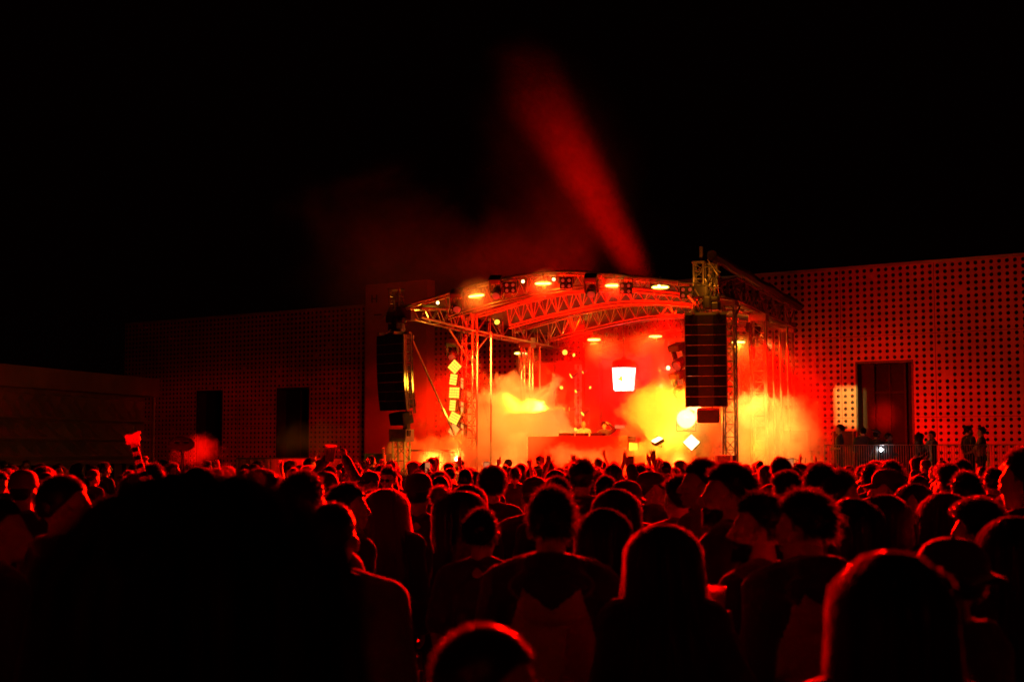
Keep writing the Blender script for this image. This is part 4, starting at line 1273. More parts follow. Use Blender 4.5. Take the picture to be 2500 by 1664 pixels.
# ------------------------------------------------------------------ blob meshes joined into one skin
def evaluate(me, mods):
    o = bpy.data.objects.new('tmp', me)
    COL.objects.link(o)
    for kind, kw in mods:
        md = o.modifiers.new(kind, kind)
        for k, v in kw.items(): setattr(md, k, v)
    dg = bpy.context.evaluated_depsgraph_get()
    out = bpy.data.meshes.new_from_object(o.evaluated_get(dg))
    bpy.data.objects.remove(o)
    bpy.data.meshes.remove(me)
    return out

def blob(mb, name, mats, voxel, smooth=3, disp=0.0, dfreq=7.0, seed=0, assign=None):
    me = evaluate(mb.data(name, mats), [('REMESH', dict(mode='VOXEL', voxel_size=voxel, use_smooth_shade=True)), ('SMOOTH', dict(factor=.5, iterations=smooth))])
    me.name = name
    if disp:
        off = Vector((seed * 5.1, seed * 2.3, seed))
        n = len(me.vertices)
        co = np.empty(n * 3, 'f'); me.vertices.foreach_get('co', co); co = co.reshape(n, 3)
        no = np.empty(n * 3, 'f'); me.vertices.foreach_get('normal', no); no = no.reshape(n, 3)
        qs = co * np.array((dfreq, dfreq, dfreq * .6), 'f') + np.array(off, 'f')
        nz = np.array([mnoise.noise(q) for q in qs.tolist()], 'f')
        co = co + no * (disp * nz)[:, None]
        me.vertices.foreach_set('co', co.astype('f').ravel()); me.update()
    me.materials.clear()
    for m_ in (mats if isinstance(mats, (list, tuple)) else [mats]): me.materials.append(m_)
    if assign:
        for p in me.polygons: p.material_index = assign(p.center, p.normal)
    me.polygons.foreach_set('use_smooth', [True] * len(me.polygons))
    return me

# ------------------------------------------------------------------ body
NECK = Vector((0, -.015, 1.50))
def head_mat(yaw, pitch):
    return Matrix.Translation(NECK) @ Matrix.Rotation(R(yaw), 4, 'Z') @ Matrix.Rotation(R(pitch), 4, 'X') @ Matrix.Translation(-NECK)

def add_head(m, HM, female=False):
    n0 = len(m.v)
    E = lambda c, r, rot=None: m.ell(c, r, 16, 10, rot)
    E((0, -.018, 1.655), (.074, .096, .094))
    E((0, .022, 1.625), (.066, .072, .085))
    E((0, .035, 1.575), (.052, .055, .062))
    E((0, .052, 1.540), (.036, .036, .028))
    E((0, .076, 1.530), (.018, .016, .015))
    E((0, .076, 1.645), (.050, .016, .013))
    for s in (-1, 1):
        E((s * .042, .060, 1.598), (.022, .026, .022))
        E((s * .079, -.008, 1.606), (.010, .021, .032), Matrix.Rotation(R(12), 3, 'X'))
        E((s * .085, -.016, 1.614), (.008, .013, .020))
        E((s * .030, .086, 1.627), (.013, .010, .009))
    m.caps((0, .090, 1.634), (0, .112, 1.598), .009, .0125, 10)
    E((0, .100, 1.593), (.017, .012, .009))
    E((0, .090, 1.567), (.021, .013, .006)); E((0, .088, 1.556), (.019, .013, .007))
    for i in range(n0, len(m.v)):
        m.v[i] = tuple(HM @ Vector(m.v[i]))
    m.caps((0, -.03, 1.42), HM @ Vector((0, -.012, 1.565)), .060 if not female else .052, .054 if not female else .046, 14)

def add_hand(m, w, d, s, n, pose, k=1.0):
    """w wrist, d along the hand, s towards the thumb, n where the palm faces"""
    d = d.normalized(); s = (s - d * s.dot(d)).normalized(); n = (n - d * n.dot(d) - s * n.dot(s)).normalized()
    for j, off in enumerate((.028, .010, -.010, -.027)):
        m.caps(w + d * .012 * k + s * off * .7 * k, w + d * .088 * k + s * off * k, .0145 * k, .0125 * k, 8)
    curls = dict(open=(.05, .0, .05, .1), relaxed=(.35, .4, .45, .5), fist=(1.45, 1.45, 1.45, 1.45), point=(.03, 1.4, 1.45, 1.45), grip=(.8, .82, .85, .9), v=(.03, .05, 1.4, 1.45))[pose]
    spread = .14 if pose == 'open' else .06
    for j, (off, L) in enumerate(((.029, .074), (.0095, .082), (-.0105, .076), (-.028, .06))):
        b = w + d * .088 * k + s * off * k
        fwd = (d + s * spread * (1.2 - j) * .9).normalized()
        a = 0
        r = .0095
        for q, f in enumerate((.46, .30, .24)):
            a += curls[j] * (1.0 if q else .85)
            dirv = fwd * math.cos(a) + n * math.sin(a)
            e = b + dirv * L * f * k
            m.caps(b, e, r * k, (r - .0012) * k, 7)
            b = e; r -= .0012
    tb = w + d * .024 * k + s * .026 * k
    ang = dict(open=.9, relaxed=.55, fist=.45, point=.35, grip=.6, v=.3)[pose]
    td = (d * math.cos(ang) + s * math.sin(ang) + n * (.15 if pose == 'open' else .55)).normalized()
    e = tb + td * .046 * k
    m.caps(tb, e, .0135 * k, .0115 * k, 7)
    td2 = (td + (n * .5 - s * .4 if pose != 'open' else n * .1)).normalized()
    m.caps(e, e + td2 * .032 * k, .011 * k, .009 * k, 7)

ARMS = {   # elbow, wrist, hand direction, thumb side, palm normal, hand pose (for x > 0; mirrored for x < 0)
    'down': ((.232, -.035, 1.13), (.225, .05, .90), (-.05, .12, -1), (0, 1, .1), (-1, 0, 0), 'relaxed'),
    'front': ((.235, -.01, 1.13), (.09, .21, 1.10), (-.75, .6, .1), (0, .1, 1), (0, -1, 0), 'relaxed'),
    'cup': ((.245, -.02, 1.14), (.17, .20, 1.27), (-.15, .55, .75), (-.4, .2, .3), (-.6, .6, -.3), 'grip'),
    'cupout': ((.29, -.03, 1.17), (.225, .13, 1.36), (-.05, .5, .8), (-.5, .3, .3), (-.7, .6, -.3), 'grip'),
    'point': ((.30, .10, 1.56), (.22, .15, 1.83), (-.12, .04, 1), (-1, .0, 0), (0, -1, 0), 'point'),
    'open': ((.29, .08, 1.55), (.20, .16, 1.82), (-.1, .1, 1), (-1, 0, 0), (0, 1, 0), 'open'),
    'v': ((.29, .10, 1.54), (.24, .16, 1.80), (-.1, .1, 1), (-1, 0, 0), (0, 1, 0), 'v'),
    'high': ((.27, .14, 1.60), (.10, .24, 1.86), (-.3, .1, 1), (-.4, -.5, .2), (-.8, .4, 0), 'grip'),
    'phone': ((.24, .22, 1.42), (.10, .36, 1.70), (-.35, .1, 1), (-.3, -.5, .3), (-1, .3, 0), 'grip'),
    'fist': ((.30, .06, 1.54), (.24, .12, 1.80), (-.05, .05, 1), (-1, 0, 0), (0, 1, 0), 'fist'),
    'lean': ((.26, .12, 1.15), (.20, .34, 1.06), (-.2, .8, -.1), (-.9, .3, .1), (0, 0, -1), 'relaxed'),
    'head': ((.34, .06, 1.52), (.16, .06, 1.70), (-.8, .1, .5), (0, -.3, .8), (-.4, -.8, 0), 'relaxed'),
}
def arm_side(sgn, key):
    e, w, d, s, n, p = ARMS[key]
    mx = lambda v: Vector((v[0] * sgn, v[1], v[2]))
    return mx(e), mx(w), mx(d), mx(s), mx(n), p

def torso(m, g, female, full=True):
    """g: how much the form is grown (0 for the body, about .015 for cloth)"""
    sw = .165 if not female else .145
    E = lambda c, r: m.ell(c, tuple(x + g for x in r), 18, 12)
    E((0, .0, 1.30), (sw, .108, .165)); E((0, -.012, 1.20), (sw - .012, .102, .16))
    E((0, 0, 1.07), ((.142 if not female else .122), .098, .15))
    E((0, -.005, .95), (.158 if not female else .165, .112, .12))
    if female:
        for s in (-1, 1): E((s * .07, .075, 1.27), (.062, .055, .062))
    m.caps((-sw - .005, -.01, 1.405), (sw + .005, -.01, 1.405), .062 + g, n=14)
    for s in (-1, 1): m.caps((s * .02, -.03, 1.475), (s * .15, -.015, 1.425), .045 + g * .8, .050 + g, 10)

def arms(m, g, left, right, female, upto=1.0, hands=True):
    sw = .185 if not female else .162
    k = 1.0 if not female else .88
    for sgn, key in ((-1, left), (1, right)):
        e, w, d, s, n, p = arm_side(sgn, key)
        sh = Vector((sgn * sw, -.01, 1.395))
        if female: e = Vector((e.x * .92, e.y, e.z)); w = Vector((w.x * .92, w.y, w.z))
        up = min(upto * 2, 1)
        m.caps(sh, sh.lerp(e, up), (.054 * k) + g, (.043 * k) + g + (.012 if upto < 1 and g else 0), 12)
        if upto > .5:
            m.caps(e, e.lerp(w, min(1, upto * 2 - 1)), (.042 * k) + g, (.029 * k) + g, 12)
        if hands:
            m.caps(w - (w - e).normalized() * .02, w + d.normalized() * .012, .028 * k, .024 * k, 10)
            add_hand(m, w, d, s, n, p, .98 if not female else .9)

def legs(m, g, foot=True, upto=1.0):
    for s in (-1, 1):
        m.caps((s * .085, 0, .92), (s * .105, .01, .50), .088 + g, .058 + g, 14)
        a = Vector((s * .105, .01, .50)); b = Vector((s * .115, -.015, .09))
        m.caps(a, a.lerp(b, upto), .056 + g, .042 + g + (.01 if g else 0), 12)
        if foot: m.caps((s * .118, -.03, .045), (s * .14, .13, .035), .040, .033, 10)

CACHE = {}
def body_mesh(left, right, female, hy, hp, voxel, skin):
    key = ('body', left, right, female, hy, hp, voxel, skin)
    if key not in CACHE:
        m = MB()
        add_head(m, head_mat(hy, hp), female); torso(m, 0, female); arms(m, 0, left, right, female); legs(m, 0)
        CACHE[key] = blob(m, 'body', M[skin], voxel, 2)
    return CACHE[key]
def top_mesh(kind, left, right, female, mt):
    key = ('top', kind, left, right, female, mt)
    if key in CACHE: return CACHE[key]
    m = MB()
    g = {'t_shirt': .016, 'jacket': .032, 'hoodie': .028, 'puffer': .06, 'raglan': .03, 'vest_top': .010}[kind]
    torso(m, g, female)
    m.ell((0, -.005, .90), (.165 + g, .118 + g, .10))
    if kind in ('t_shirt',): arms(m, g + .004, left, right, female, .40, False)
    elif kind != 'vest_top': arms(m, g * .75, left, right, female, .98, False)
    if kind in ('hoodie', 'raglan'):
        for i in range(16):
            a = 2 * math.pi * i / 16
            m.ell((.098 * math.sin(a), -.03 - .085 * math.cos(a), 1.470 + .028 * math.cos(a)), (.042, .042, .040))
        m.ell((0, -.115, 1.42), (.160, .065, .075)); m.ell((0, -.135, 1.36), (.12, .052, .085)); m.ell((0, -.138, 1.33), (.065, .042, .05))
    if kind in ('jacket', 'puffer'):
        for i in range(16):
            a = 2 * math.pi * i / 16
            m.ell((.078 * math.sin(a), -.025 - .075 * math.cos(a), 1.485), (.026, .026, .040))
    asg = None
    mats = [M[mt]]
    if kind == 'raglan':
        mats = [M['cl_black'], M['cl_heather']]
        asg = lambda c, n: 1 if (abs(c.x) < .17 - max(0, c.z - 1.20) * .32 and c.z < 1.335 + abs(c.x) * .75 and c.y < .14) else 0
    CACHE[key] = blob(m, kind, mats, .008 if kind == 'raglan' else .013, 4, disp=.012, dfreq=9, seed=len(CACHE), assign=asg)
    return CACHE[key]
def trousers_mesh(female):
    key = ('trousers', female)
    if key not in CACHE:
        m = MB(); m.ell((0, -.005, .95), (.172, .126, .11)); legs(m, .014, False, .97)
        CACHE[key] = blob(m, 'trousers', M['denim'], .014, 3, disp=.01, dfreq=10, seed=3)
    return CACHE[key]
def shoe_mesh(s):
    key = ('shoe', s)
    if key not in CACHE:
        m = MB(); m.caps((s * .118, -.045, .05), (s * .143, .15, .04), .052, .044, 12); m.caps((s * .117, -.04, .06), (s * .116, -.02, .12), .05, .055, 12)
        CACHE[key] = blob(m, 'shoe', M['shoe'], .012, 2)
    return CACHE[key]

# ------------------------------------------------------------------ hair
HC = Vector((0, -.018, 1.655))
def ribbon(mb, pts, w, q):
    vs_ = []
    k = len(pts)
    d0 = (pts[-1] - pts[0])
    a = Vector((q.uniform(-1, 1), q.uniform(-1, 1), q.uniform(-1, 1)))
    sd = d0.cross(a)
    if sd.length < 1e-6: sd = Vector((1, 0, 0))
    sd.normalize()
    for i, p in enumerate(pts):
        ww = w * (1 - .75 * i / (k - 1))
        vs_ += [p - sd * ww / 2, p + sd * ww / 2]
    mb.add(vs_, [(2 * i, 2 * i + 1, 2 * i + 3, 2 * i + 2) for i in range(k - 1)])

def scalp_dir(q, low=-.62):
    while True:
        v = Vector((q.gauss(0, 1), q.gauss(0, 1), q.gauss(0, 1))).normalized()
        if v.y > .05 and v.z < .42 + .25 * max(0, v.y - .3): continue
        if v.y > -.25 and v.z < -.10: continue
        if v.z < low: continue
        return v
def scalp(v, g=0.0):
    return HC + Vector((v.x * (.0750 + g), v.y * (.101 + g), v.z * (.100 + g)))

def cap_shell(mb, g, low=-.62, nz=0.0, seed=0):
    """closed solid over the hair area of the skull"""
    N, K = 30, 16
    outer = []; inner = []
    for k in range(K + 1):
        for j in range(N):
            ph = 2 * math.pi * j / N
            x, y = math.sin(ph), math.cos(ph)
            lowz = .42 if y > .45 else (.42 + (.45 - y) / .6 * (-.12 - .42) if y > -.15 else (-.12 + (-.15 - y) / .5 * (low + .12) if y > -.65 else low))
            th = math.acos(max(-1, min(1, lowz))) * k / K
            v = Vector((x * math.sin(th), y * math.sin(th), math.cos(th)))
            e = g * (1 - .5 * (k / K) ** 3)
            if nz: e += nz * mnoise.noise(v * 5 + Vector((seed, 0, 0))) + nz * .5 * mnoise.noise(v * 12 + Vector((0, seed, 0)))
            outer.append(scalp(v, e)); inner.append(scalp(v, -.02))
    n = len(outer)
    fs2 = []
    for k in range(K):
        for j in range(N):
            q = (k * N + j, (k + 1) * N + j, (k + 1) * N + (j + 1) % N, k * N + (j + 1) % N)
            fs2.append(q); fs2.append(tuple(i + n for i in reversed(q)))
    for j in range(N):
        a, b = K * N + j, K * N + (j + 1) % N
        fs2.append((a, a + n, b + n, b))
    mb.add(outer + inner, fs2)

def long_surface(ph, z, spread, out, cz=0.0):
    """ph 0 = back of the head, +-pi = face; z world height"""
    if z > 1.60:
        t = min(1, (z - HC.z) / .112)
        rr = math.sqrt(max(.0, 1 - max(-.5, t) ** 2)) if t > 0 else 1
        rx, ry = (.083 + out) * rr, (.110 + out) * rr
        cy_ = HC.y
    else:
        d = 1.60 - z
        rx = .083 + out + d * spread; ry = .106 + out * .9 + d * .06
        cy_ = HC.y - d * .03
        if d > .12: ry -= .02
    return Vector((math.sin(ph) * rx, cy_ - math.cos(ph) * ry, z))

def hair_mesh(kind, hy, hp, mt):
    key = ('hair', kind, hy, hp, mt)
    if key in CACHE: return CACHE[key]
    q = random.Random(hash(kind) % 1000 if False else sum(map(ord, kind)))
    m = MB()
    HM = head_mat(hy, hp)
    if kind in ('short', 'crop', 'curly', 'bald', 'top', 'quiff'):
        g, nz, n, L, wdt = dict(short=(.009, .009, 2800, .024, .0032), crop=(.003, .0015, 1700, .009, .0022), curly=(.028, .014, 3600, .045, .0034), bald=(.0, .0, 0, 0, 0), top=(.016, .010, 2400, .034, .0034), quiff=(.018, .010, 2600, .038, .0034))[kind]
        cap_shell(m, g, -.60 if kind != 'curly' else -.52, nz, 3)
        clumps = [(scalp_dir(q), Vector((q.uniform(-.7, .7), q.uniform(-.7, .7), q.uniform(-.5, .6))), q.uniform(.55, 1.5)) for _ in range(70)]
        for i in range(n):
            v = scalp_dir(q)
            ci = min(range(len(clumps)), key=lambda c_: (clumps[c_][0] - v).length_squared)
            cl = clumps[ci]
            fade = cl[2]
            if kind in ('top', 'quiff') and v.z < .25: fade *= .25
            p = scalp(v, g * .8 * min(1, fade))
            if kind == 'curly':
                d = (v + Vector((q.uniform(-.6, .6), q.uniform(-.6, .6), q.uniform(-.4, .7)))).normalized()
                a = v.cross(d).normalized() if v.cross(d).length > 1e-4 else Vector((1, 0, 0))
                b = d.cross(a)
                pts = []
                f = q.uniform(0, 6); rr = q.uniform(.006, .012)
                for s in range(7):
                    t = s / 6
                    pts.append(p + d * L * q.uniform(.7, 1.0) * t * .8 + (a * math.cos(f + t * 8) + b * math.sin(f + t * 8)) * rr)
            else:
                d = (v * .75 + Vector((0, -.35 if kind != 'quiff' else .25, -.25 if v.z < .5 else .05)) + cl[1] * .55 + Vector((q.uniform(-.25, .25), q.uniform(-.25, .25), q.uniform(-.25, .25)))).normalized()
                l = L * q.uniform(.5, 1.15) * fade * (1.5 if q.random() < .07 else 1)
                pts = [p, p + d * l * .5, p + d * l + Vector((0, -.002, -l * .25))]
            ribbon(m, pts, wdt, q)
    elif kind in ('long', 'wavy', 'bun', 'sleek', 'pony'):
        spread, out, zend, wav, n = dict(long=(.10, .002, 1.22, .010, 3200), wavy=(.15, .004, 1.20, .015, 3800), bun=(.12, .004, 1.22, .014, 3000), sleek=(.06, .003, 1.15, .006, 3000), pony=(.02, -.004, 1.47, .004, 2200))[kind]
        face = 2.05 if kind != 'pony' else 1.9
        # solid core
        N, K = 26, 26
        zs_ = [HC.z + .109 - .0002] + [HC.z + .109 - (HC.z + .109 - zend - .03) * (k / K) ** 1.0 for k in range(1, K + 1)]
        outer = []; inner = []
        for k, z in enumerate(zs_):
            lim = math.pi if z > HC.z + .045 else (math.pi - (math.pi - face) * min(1, (HC.z + .045 - z) / .05))
            taper = 1 - .25 * max(0, (k / K - .75) / .25)
            for j in range(N + 1):
                ph = (-1 + 2 * j / N) * lim * taper
                o_ = long_surface(ph, z, spread, out + wav * mnoise.noise(Vector((ph * 2.2, z * 7, 1.5))) * 1.2)
                outer.append(o_)
                i_ = long_surface(ph, z, spread, out - .022)
                inner.append(i_)
        nn = len(outer); fs2 = []
        W_ = N + 1
        for k in range(len(zs_) - 1):
            for j in range(N):
                f = (k * W_ + j, (k + 1) * W_ + j, (k + 1) * W_ + j + 1, k * W_ + j + 1)
                fs2.append(f); fs2.append(tuple(i + nn for i in reversed(f)))
            for j in (0, N):
                a, b = k * W_ + j, (k + 1) * W_ + j
                fs2.append((a, b, b + nn, a + nn) if j else (a, a + nn, b + nn, b))
        for j in range(N):
            a = (len(zs_) - 1) * W_ + j
            fs2.append((a, a + nn, a + nn + 1, a + 1))
        m.add(outer + inner, fs2)
        for i in range(n):
            z0 = HC.z + .108 - abs(q.gauss(0, .055))
            z0 = max(z0, HC.z - .06)
            ph = q.uniform(-1, 1) * (math.pi if z0 > HC.z + .05 else face)
            if abs(ph) > face: ph_t = face * (1 if ph > 0 else -1) * q.uniform(.85, 1.0)
            else: ph_t = ph
            ze = zend + q.uniform(-.10, .06)
            ex = q.uniform(-.004, .012) + (.045 * q.random() ** 6)
            f0 = q.uniform(0, 6.28)
            pts = []
            for s in range(11):
                t = s / 10
                z = z0 + (ze - z0) * t
                pp_ = ph + (ph_t - ph) * min(1, t * 3)
                pp_ += wav * 4 * math.sin(f0 + t * 9) * t
                pts.append(long_surface(pp_, z, spread, out + ex + wav * .6 * math.sin(f0 * 2 + t * 11) * t))
            ribbon(m, pts, .0036, q)
        if kind == 'bun':
            c = Vector((0, -.135, 1.735))
            m.ell(c, (.052, .05, .05), 14, 9)
            for i in range(500):
                v = Vector((q.gauss(0, 1), q.gauss(0, 1), q.gauss(0, 1))).normalized()
                p = c + v * .05; d = v.cross(Vector((q.uniform(-1, 1), q.uniform(-1, 1), q.uniform(-1, 1)))).normalized()
                ribbon(m, [p, p + d * .02 + v * .004, p + d * .04 + v * q.uniform(-.006, .012)], .003, q)
        if kind == 'pony':
            c = Vector((0, -.125, 1.70))
            pts0 = [c, c + Vector((0, -.05, -.02)), c + Vector((0, -.075, -.12)), c + Vector((0, -.065, -.26)), c + Vector((0, -.05, -.36))]
            m.tube(pts0, .03, 10, radii=[.022, .036, .042, .034, .01])
            for i in range(800):
                o_ = Vector((q.gauss(0, .018), q.gauss(0, .016), 0))
                ribbon(m, [p + o_ * (1 + .3 * k) + Vector((q.uniform(-.004, .004), q.uniform(-.004, .004), q.uniform(-.03, .01))) for k, p in enumerate(pts0)], .0032, q)
    if hy or hp:
        m.v = [tuple(HM @ Vector(p)) for p in m.v]
    me = m.data('hair', M[mt], smooth=True)
    CACHE[key] = me
    return me

def cap_mesh(kind, hy, hp, mt):
    key = ('cap', kind, hy, hp, mt)
    if key in CACHE: return CACHE[key]
    m = MB(); HM = head_mat(hy, hp)
    N = 24
    prof = [(1.0, -.02), (1.02, .10), (1.01, .30), (.94, .52), (.80, .74), (.58, .90), (.30, .98), (.02, 1.0)] if kind != 'beanie' else [(1.06, -.08), (1.10, .02), (1.07, .18), (1.04, .34), (.98, .60), (.84, .86), (.60, 1.04), (.30, 1.13), (.02, 1.15)]
    vs_ = []; fs2 = []
    for r, z in prof:
        for j in range(N):
            a = 2 * math.pi * j / N
            vs_.append(HC + Vector((.086 * r * math.sin(a), -.004 + .110 * r * math.cos(a), .022 + z * .100)))
    for i in range(len(prof) - 1):
        for j in range(N):
            fs2.append((i * N + j, i * N + (j + 1) % N, (i + 1) * N + (j + 1) % N, (i + 1) * N + j))
    k = len(vs_)
    vs2 = [HC + (p - HC) * .955 for p in vs_]
    fs2 += [tuple(i + k for i in reversed(f)) for f in fs2]
    for j in range(N): fs2.append((j, k + j, k + (j + 1) % N, (j + 1) % N))
    m.add(vs_ + vs2, fs2)
    if kind in ('cap', 'cap_back'):
        s = 1 if kind == 'cap' else -1
        top = []; n = 12
        for i in range(n + 1):
            a = R(-68 + 136 * i / n)
            b0 = HC + Vector((.087 * math.sin(a), s * (.108 * math.cos(a)), .024))
            b1 = HC + Vector((.080 * math.sin(a), s * (.100 * math.cos(a) + .075 * math.cos(a) ** .6 if math.cos(a) > 0 else 0), .006 - .016 * abs(math.sin(a))))
            top += [b0, b1]
        q2 = [(2 * i, 2 * i + 1, 2 * i + 3, 2 * i + 2) for i in range(n)]
        kk = len(top)
        m.add(top + [p - Vector((0, 0, .006)) for p in top], q2 + [tuple(x + kk for x in reversed(f)) for f in q2] + [(2 * i + 1, 2 * i + 3, kk + 2 * i + 3, kk + 2 * i + 1) for i in range(n)])
        m.ell(HC + Vector((0, -.004, .124)), (.009, .009, .006), 8, 5)
    if hy or hp: m.v = [tuple(HM @ Vector(p)) for p in m.v]
    CACHE[key] = m.data(kind, M[mt], smooth=True)
    return CACHE[key]

def beard_mesh(hy, hp, mt):
    key = ('beard', hy, hp, mt)
    if key not in CACHE:
        m = MB(); HM = head_mat(hy, hp); q = random.Random(4)
        m.ell((0, .056, 1.534), (.042, .040, .034), 14, 9); m.ell((0, .034, 1.560), (.0555, .050, .044), 14, 9); m.ell((0, .0905, 1.573), (.026, .013, .006), 10, 6)
        for i in range(900):
            a = R(q.uniform(-105, 105)); z = q.uniform(1.508, 1.585)
            p = Vector((.050 * math.sin(a), .040 + .052 * math.cos(a), z))
            d = Vector((math.sin(a) * .6, math.cos(a) * .6, -.7)).normalized()
            ribbon(m, [p, p + d * .008, p + d * q.uniform(.012, .02)], .0026, q)
        m.v = [tuple(HM @ Vector(p)) for p in m.v]
        CACHE[key] = m.data('beard', M[mt], smooth=True)
    return CACHE[key]

TOPS = dict(short=1.772, crop=1.762, curly=1.795, bald=1.752, top=1.778, quiff=1.782, long=1.768, wavy=1.775, bun=1.77, sleek=1.768, pony=1.765, cap=1.785, cap_back=1.785, beanie=1.80)

def part(name, me, parent):
    o = bpy.data.objects.new(name, me)
    COL.objects.link(o)
    o.parent = parent
    return o

def make_person(label, hair='short', hmt='hair_dark', top='t_shirt', tmt='cl_black', left='down', right='down', female=False, hy=0, hp=0, voxel=.009, skin='skin_a', capmt='cl_char', group=None, beard=False):
    t = thing('person', label, 'person', group=group)
    LOCAL.add(t.name)
    part('body', body_mesh(left, right, female, hy, hp, voxel, skin), t)
    if hair in ('cap', 'cap_back', 'beanie'):
        part('beanie' if hair == 'beanie' else 'cap', cap_mesh(hair, hy, hp, capmt), t)
        part('hair', hair_mesh('crop', hy, hp, hmt), t)
    elif hair != 'bald':
        part('hair', hair_mesh(hair, hy, hp, hmt), t)
    if beard:
        part('beard', beard_mesh(hy, hp, hmt), t)
    part({'raglan': 'hooded_jacket', 'puffer': 'jacket'}.get(top, top), top_mesh(top, left, right, female, tmt), t)
    part('trousers', trousers_mesh(female), t)
    for s in (-1, 1): part('shoe', shoe_mesh(s), t)
    return t

def stage_heading(p):
    c = W(4.0, -1, 0)
    return math.atan2(-(c.x - p.x), c.y - p.y)

def stand(t, px, ytop, D, face, hair, floor=0.0, wide=1.0, rel=True):
    """put the person under a photo column with the hair top at ytop, D metres off"""
    p = at(px, ytop, D)
    s = (p.z - floor) / TOPS[hair]
    if not (.86 < s < 1.13): print('SCALE', t.get('label'), round(s, 3))
    t.location = (p.x, p.y, floor)
    t.rotation_euler = (0, 0, R(face) + (stage_heading(p) if rel else 0))
    t.scale = (s * wide, s * wide, s)
    return t
def world_of(t, v):
    """where a point of the person's own frame stands"""
    return Matrix.LocRotScale(t.location, t.rotation_euler, t.scale) @ Vector(v)

HEROES = []
def hero(px, ytop, D, face, label, hair='short', wide=1.0, floor=0.0, rel=True, **kw):
    t = make_person(label, hair=hair, **kw)
    HEROES.append((px, ytop, D))
    return stand(t, px, ytop, D, face, hair, floor, wide, rel)
# ------------------------------------------------------------------ the people one can tell apart, nearest first
hero(505, 1112, 1.36, 0, 'huge blurred black silhouette of a bushy haired head, nearest of all at the lower left', 'wavy', hmt='hair_black', top='puffer', tmt='cl_black')
hero(1175, 1517, 2.6, -48, 'close cropped head low at the bottom centre, cheek lit, turned right', 'crop', top='hoodie', tmt='cl_black', hy=-18, hp=-8, skin='skin_b', voxel=.007)
hero(2171, 1338, 2.9, 6, 'near blurred person with long straight dark hair outlined in red, bottom right', 'sleek', female=True, top='jacket', tmt='cl_black', wide=.98)
hero(2309, 1304, 4.2, 42, 'person in a cap turned left behind the long straight dark hair, cheek edge lit', 'cap_back', top='hoodie', tmt='cl_char', hy=10)
hero(1345, 1187, 5.4, 2, 'man in a hooded jacket with pale grainy back and dark sleeves, seen from behind', 'short', top='raglan', voxel=.007)
cupw = hero(1622, 1270, 4.9, -6, 'person with wavy hair rimmed in red holding a drink, before the right array', 'wavy', female=True, top='jacket', tmt='cl_black', right='cupout', hmt='hair_brown', hy=-14, hp=4)
hero(1849, 1201, 5.6, 52, 'bearded man in a dark t-shirt with faded hair, turned left, right of the wavy hair', 'short', top='t_shirt', tmt='cl_black', hy=22, voxel=.007, beard=True)
hero(1968, 1193, 5.3, 20, 'man with thick dark hair and a pale grainy collar, right of the bearded man', 'short', top='raglan', hy=26, hp=-6, voxel=.007)
hero(816, 1222, 5.2, -8, 'person in a loose jacket, right sleeve edged in red, right of the black silhouettes', 'crop', top='hoodie', tmt='cl_grey', wide=1.1)
hero(745, 1149, 5.6, -22, 'man with lit nape and red rimmed head behind the black silhouettes', 'short', top='jacket', tmt='cl_black', skin='skin_a')
hero(163, 1156, 5.9, -38, 'man at the left whose right cheek and ear glow bright red', 'crop', top='jacket', tmt='cl_black', hy=-14, skin='skin_a', voxel=.007)
hero(4, 1212, 5.5, -50, 'person cut by the left edge with a glowing red cheek', 'crop', top='hoodie', tmt='cl_black', hy=-12)
hero(280, 1210, 4.5, 0, 'blurred dark head with a faint red crown, left of the huge silhouette', 'short', top='jacket', tmt='cl_black')
hero(62, 1142, 9.5, 0, 'person in a dull tan cap near the left edge', 'beanie', top='jacket', tmt='cl_char', capmt='cap_tan')
hero(945, 1187, 8.6, -8, 'person with long fair hair glowing bright along its right side', 'wavy', female=True, top='jacket', tmt='cl_black', hmt='hair_fair', wide=1.05)
hero(1133, 1195, 7.6, -62, 'person with long hair and a bun, face in profile to the right', 'bun', female=True, top='jacket', tmt='cl_char', hmt='hair_brown', hy=-14, voxel=.006)
hero(1178, 1240, 7.0, -12, 'broad person behind the bun, dark shoulder with a lit seam', 'short', top='t_shirt', tmt='cl_char')
hero(1143, 1180, 9.5, -4, 'pale rimmed head just behind the bun', 'long', female=True, top='t_shirt', tmt='cl_black', hmt='hair_brown')
hero(855, 1177, 7.8, -56, 'man in profile to the right, jaw brightly lit, left of the long fair hair', 'short', top='jacket', tmt='cl_black', hy=-10, voxel=.007)
hero(1023, 1149, 9.4, 0, 'person with a rounded dark hat and a patterned shirt, left of the bun', 'beanie', top='t_shirt', tmt='cl_char')
hero(1202, 1137, 11.3, 3, 'curly haired man in a t-shirt with a pale print down its back', 'curly', top='t_shirt', tmt='cl_black')
hero(1137, 1143, 15.5, 0, 'smooth rounded head with a thin bright right edge, left of the curly man', 'crop', top='jacket', tmt='cl_char')
hero(947, 1139, 16.0, 172, 'man in sunglasses facing away from the stage, toward the camera', 'quiff', top='t_shirt', tmt='cl_char', voxel=.007)
hero(900, 1148, 15.0, 140, 'person in a cap with a moustache looking back at the camera', 'cap', top='jacket', tmt='cl_black', voxel=.007)
hero(861, 1131, 17.0, 160, 'man with short fringe and a lit right cheek, facing the camera', 'quiff', top='t_shirt', tmt='cl_char', voxel=.007)
hero(1502, 1190, 7.4, 8, 'person whose parted hair is outlined in red on the left, before the right arch', 'long', female=True, top='t_shirt', tmt='cl_black', hmt='hair_brown')
hero(1474, 1237, 6.4, 5, 'person with long dark hair, standing just in front of the parted hair', 'sleek', female=True, top='jacket', tmt='cl_black')
hero(1525, 1168, 8.8, 22, 'person in a rounded cap left of the peaked cap', 'cap_back', top='jacket', tmt='cl_char', hy=15)
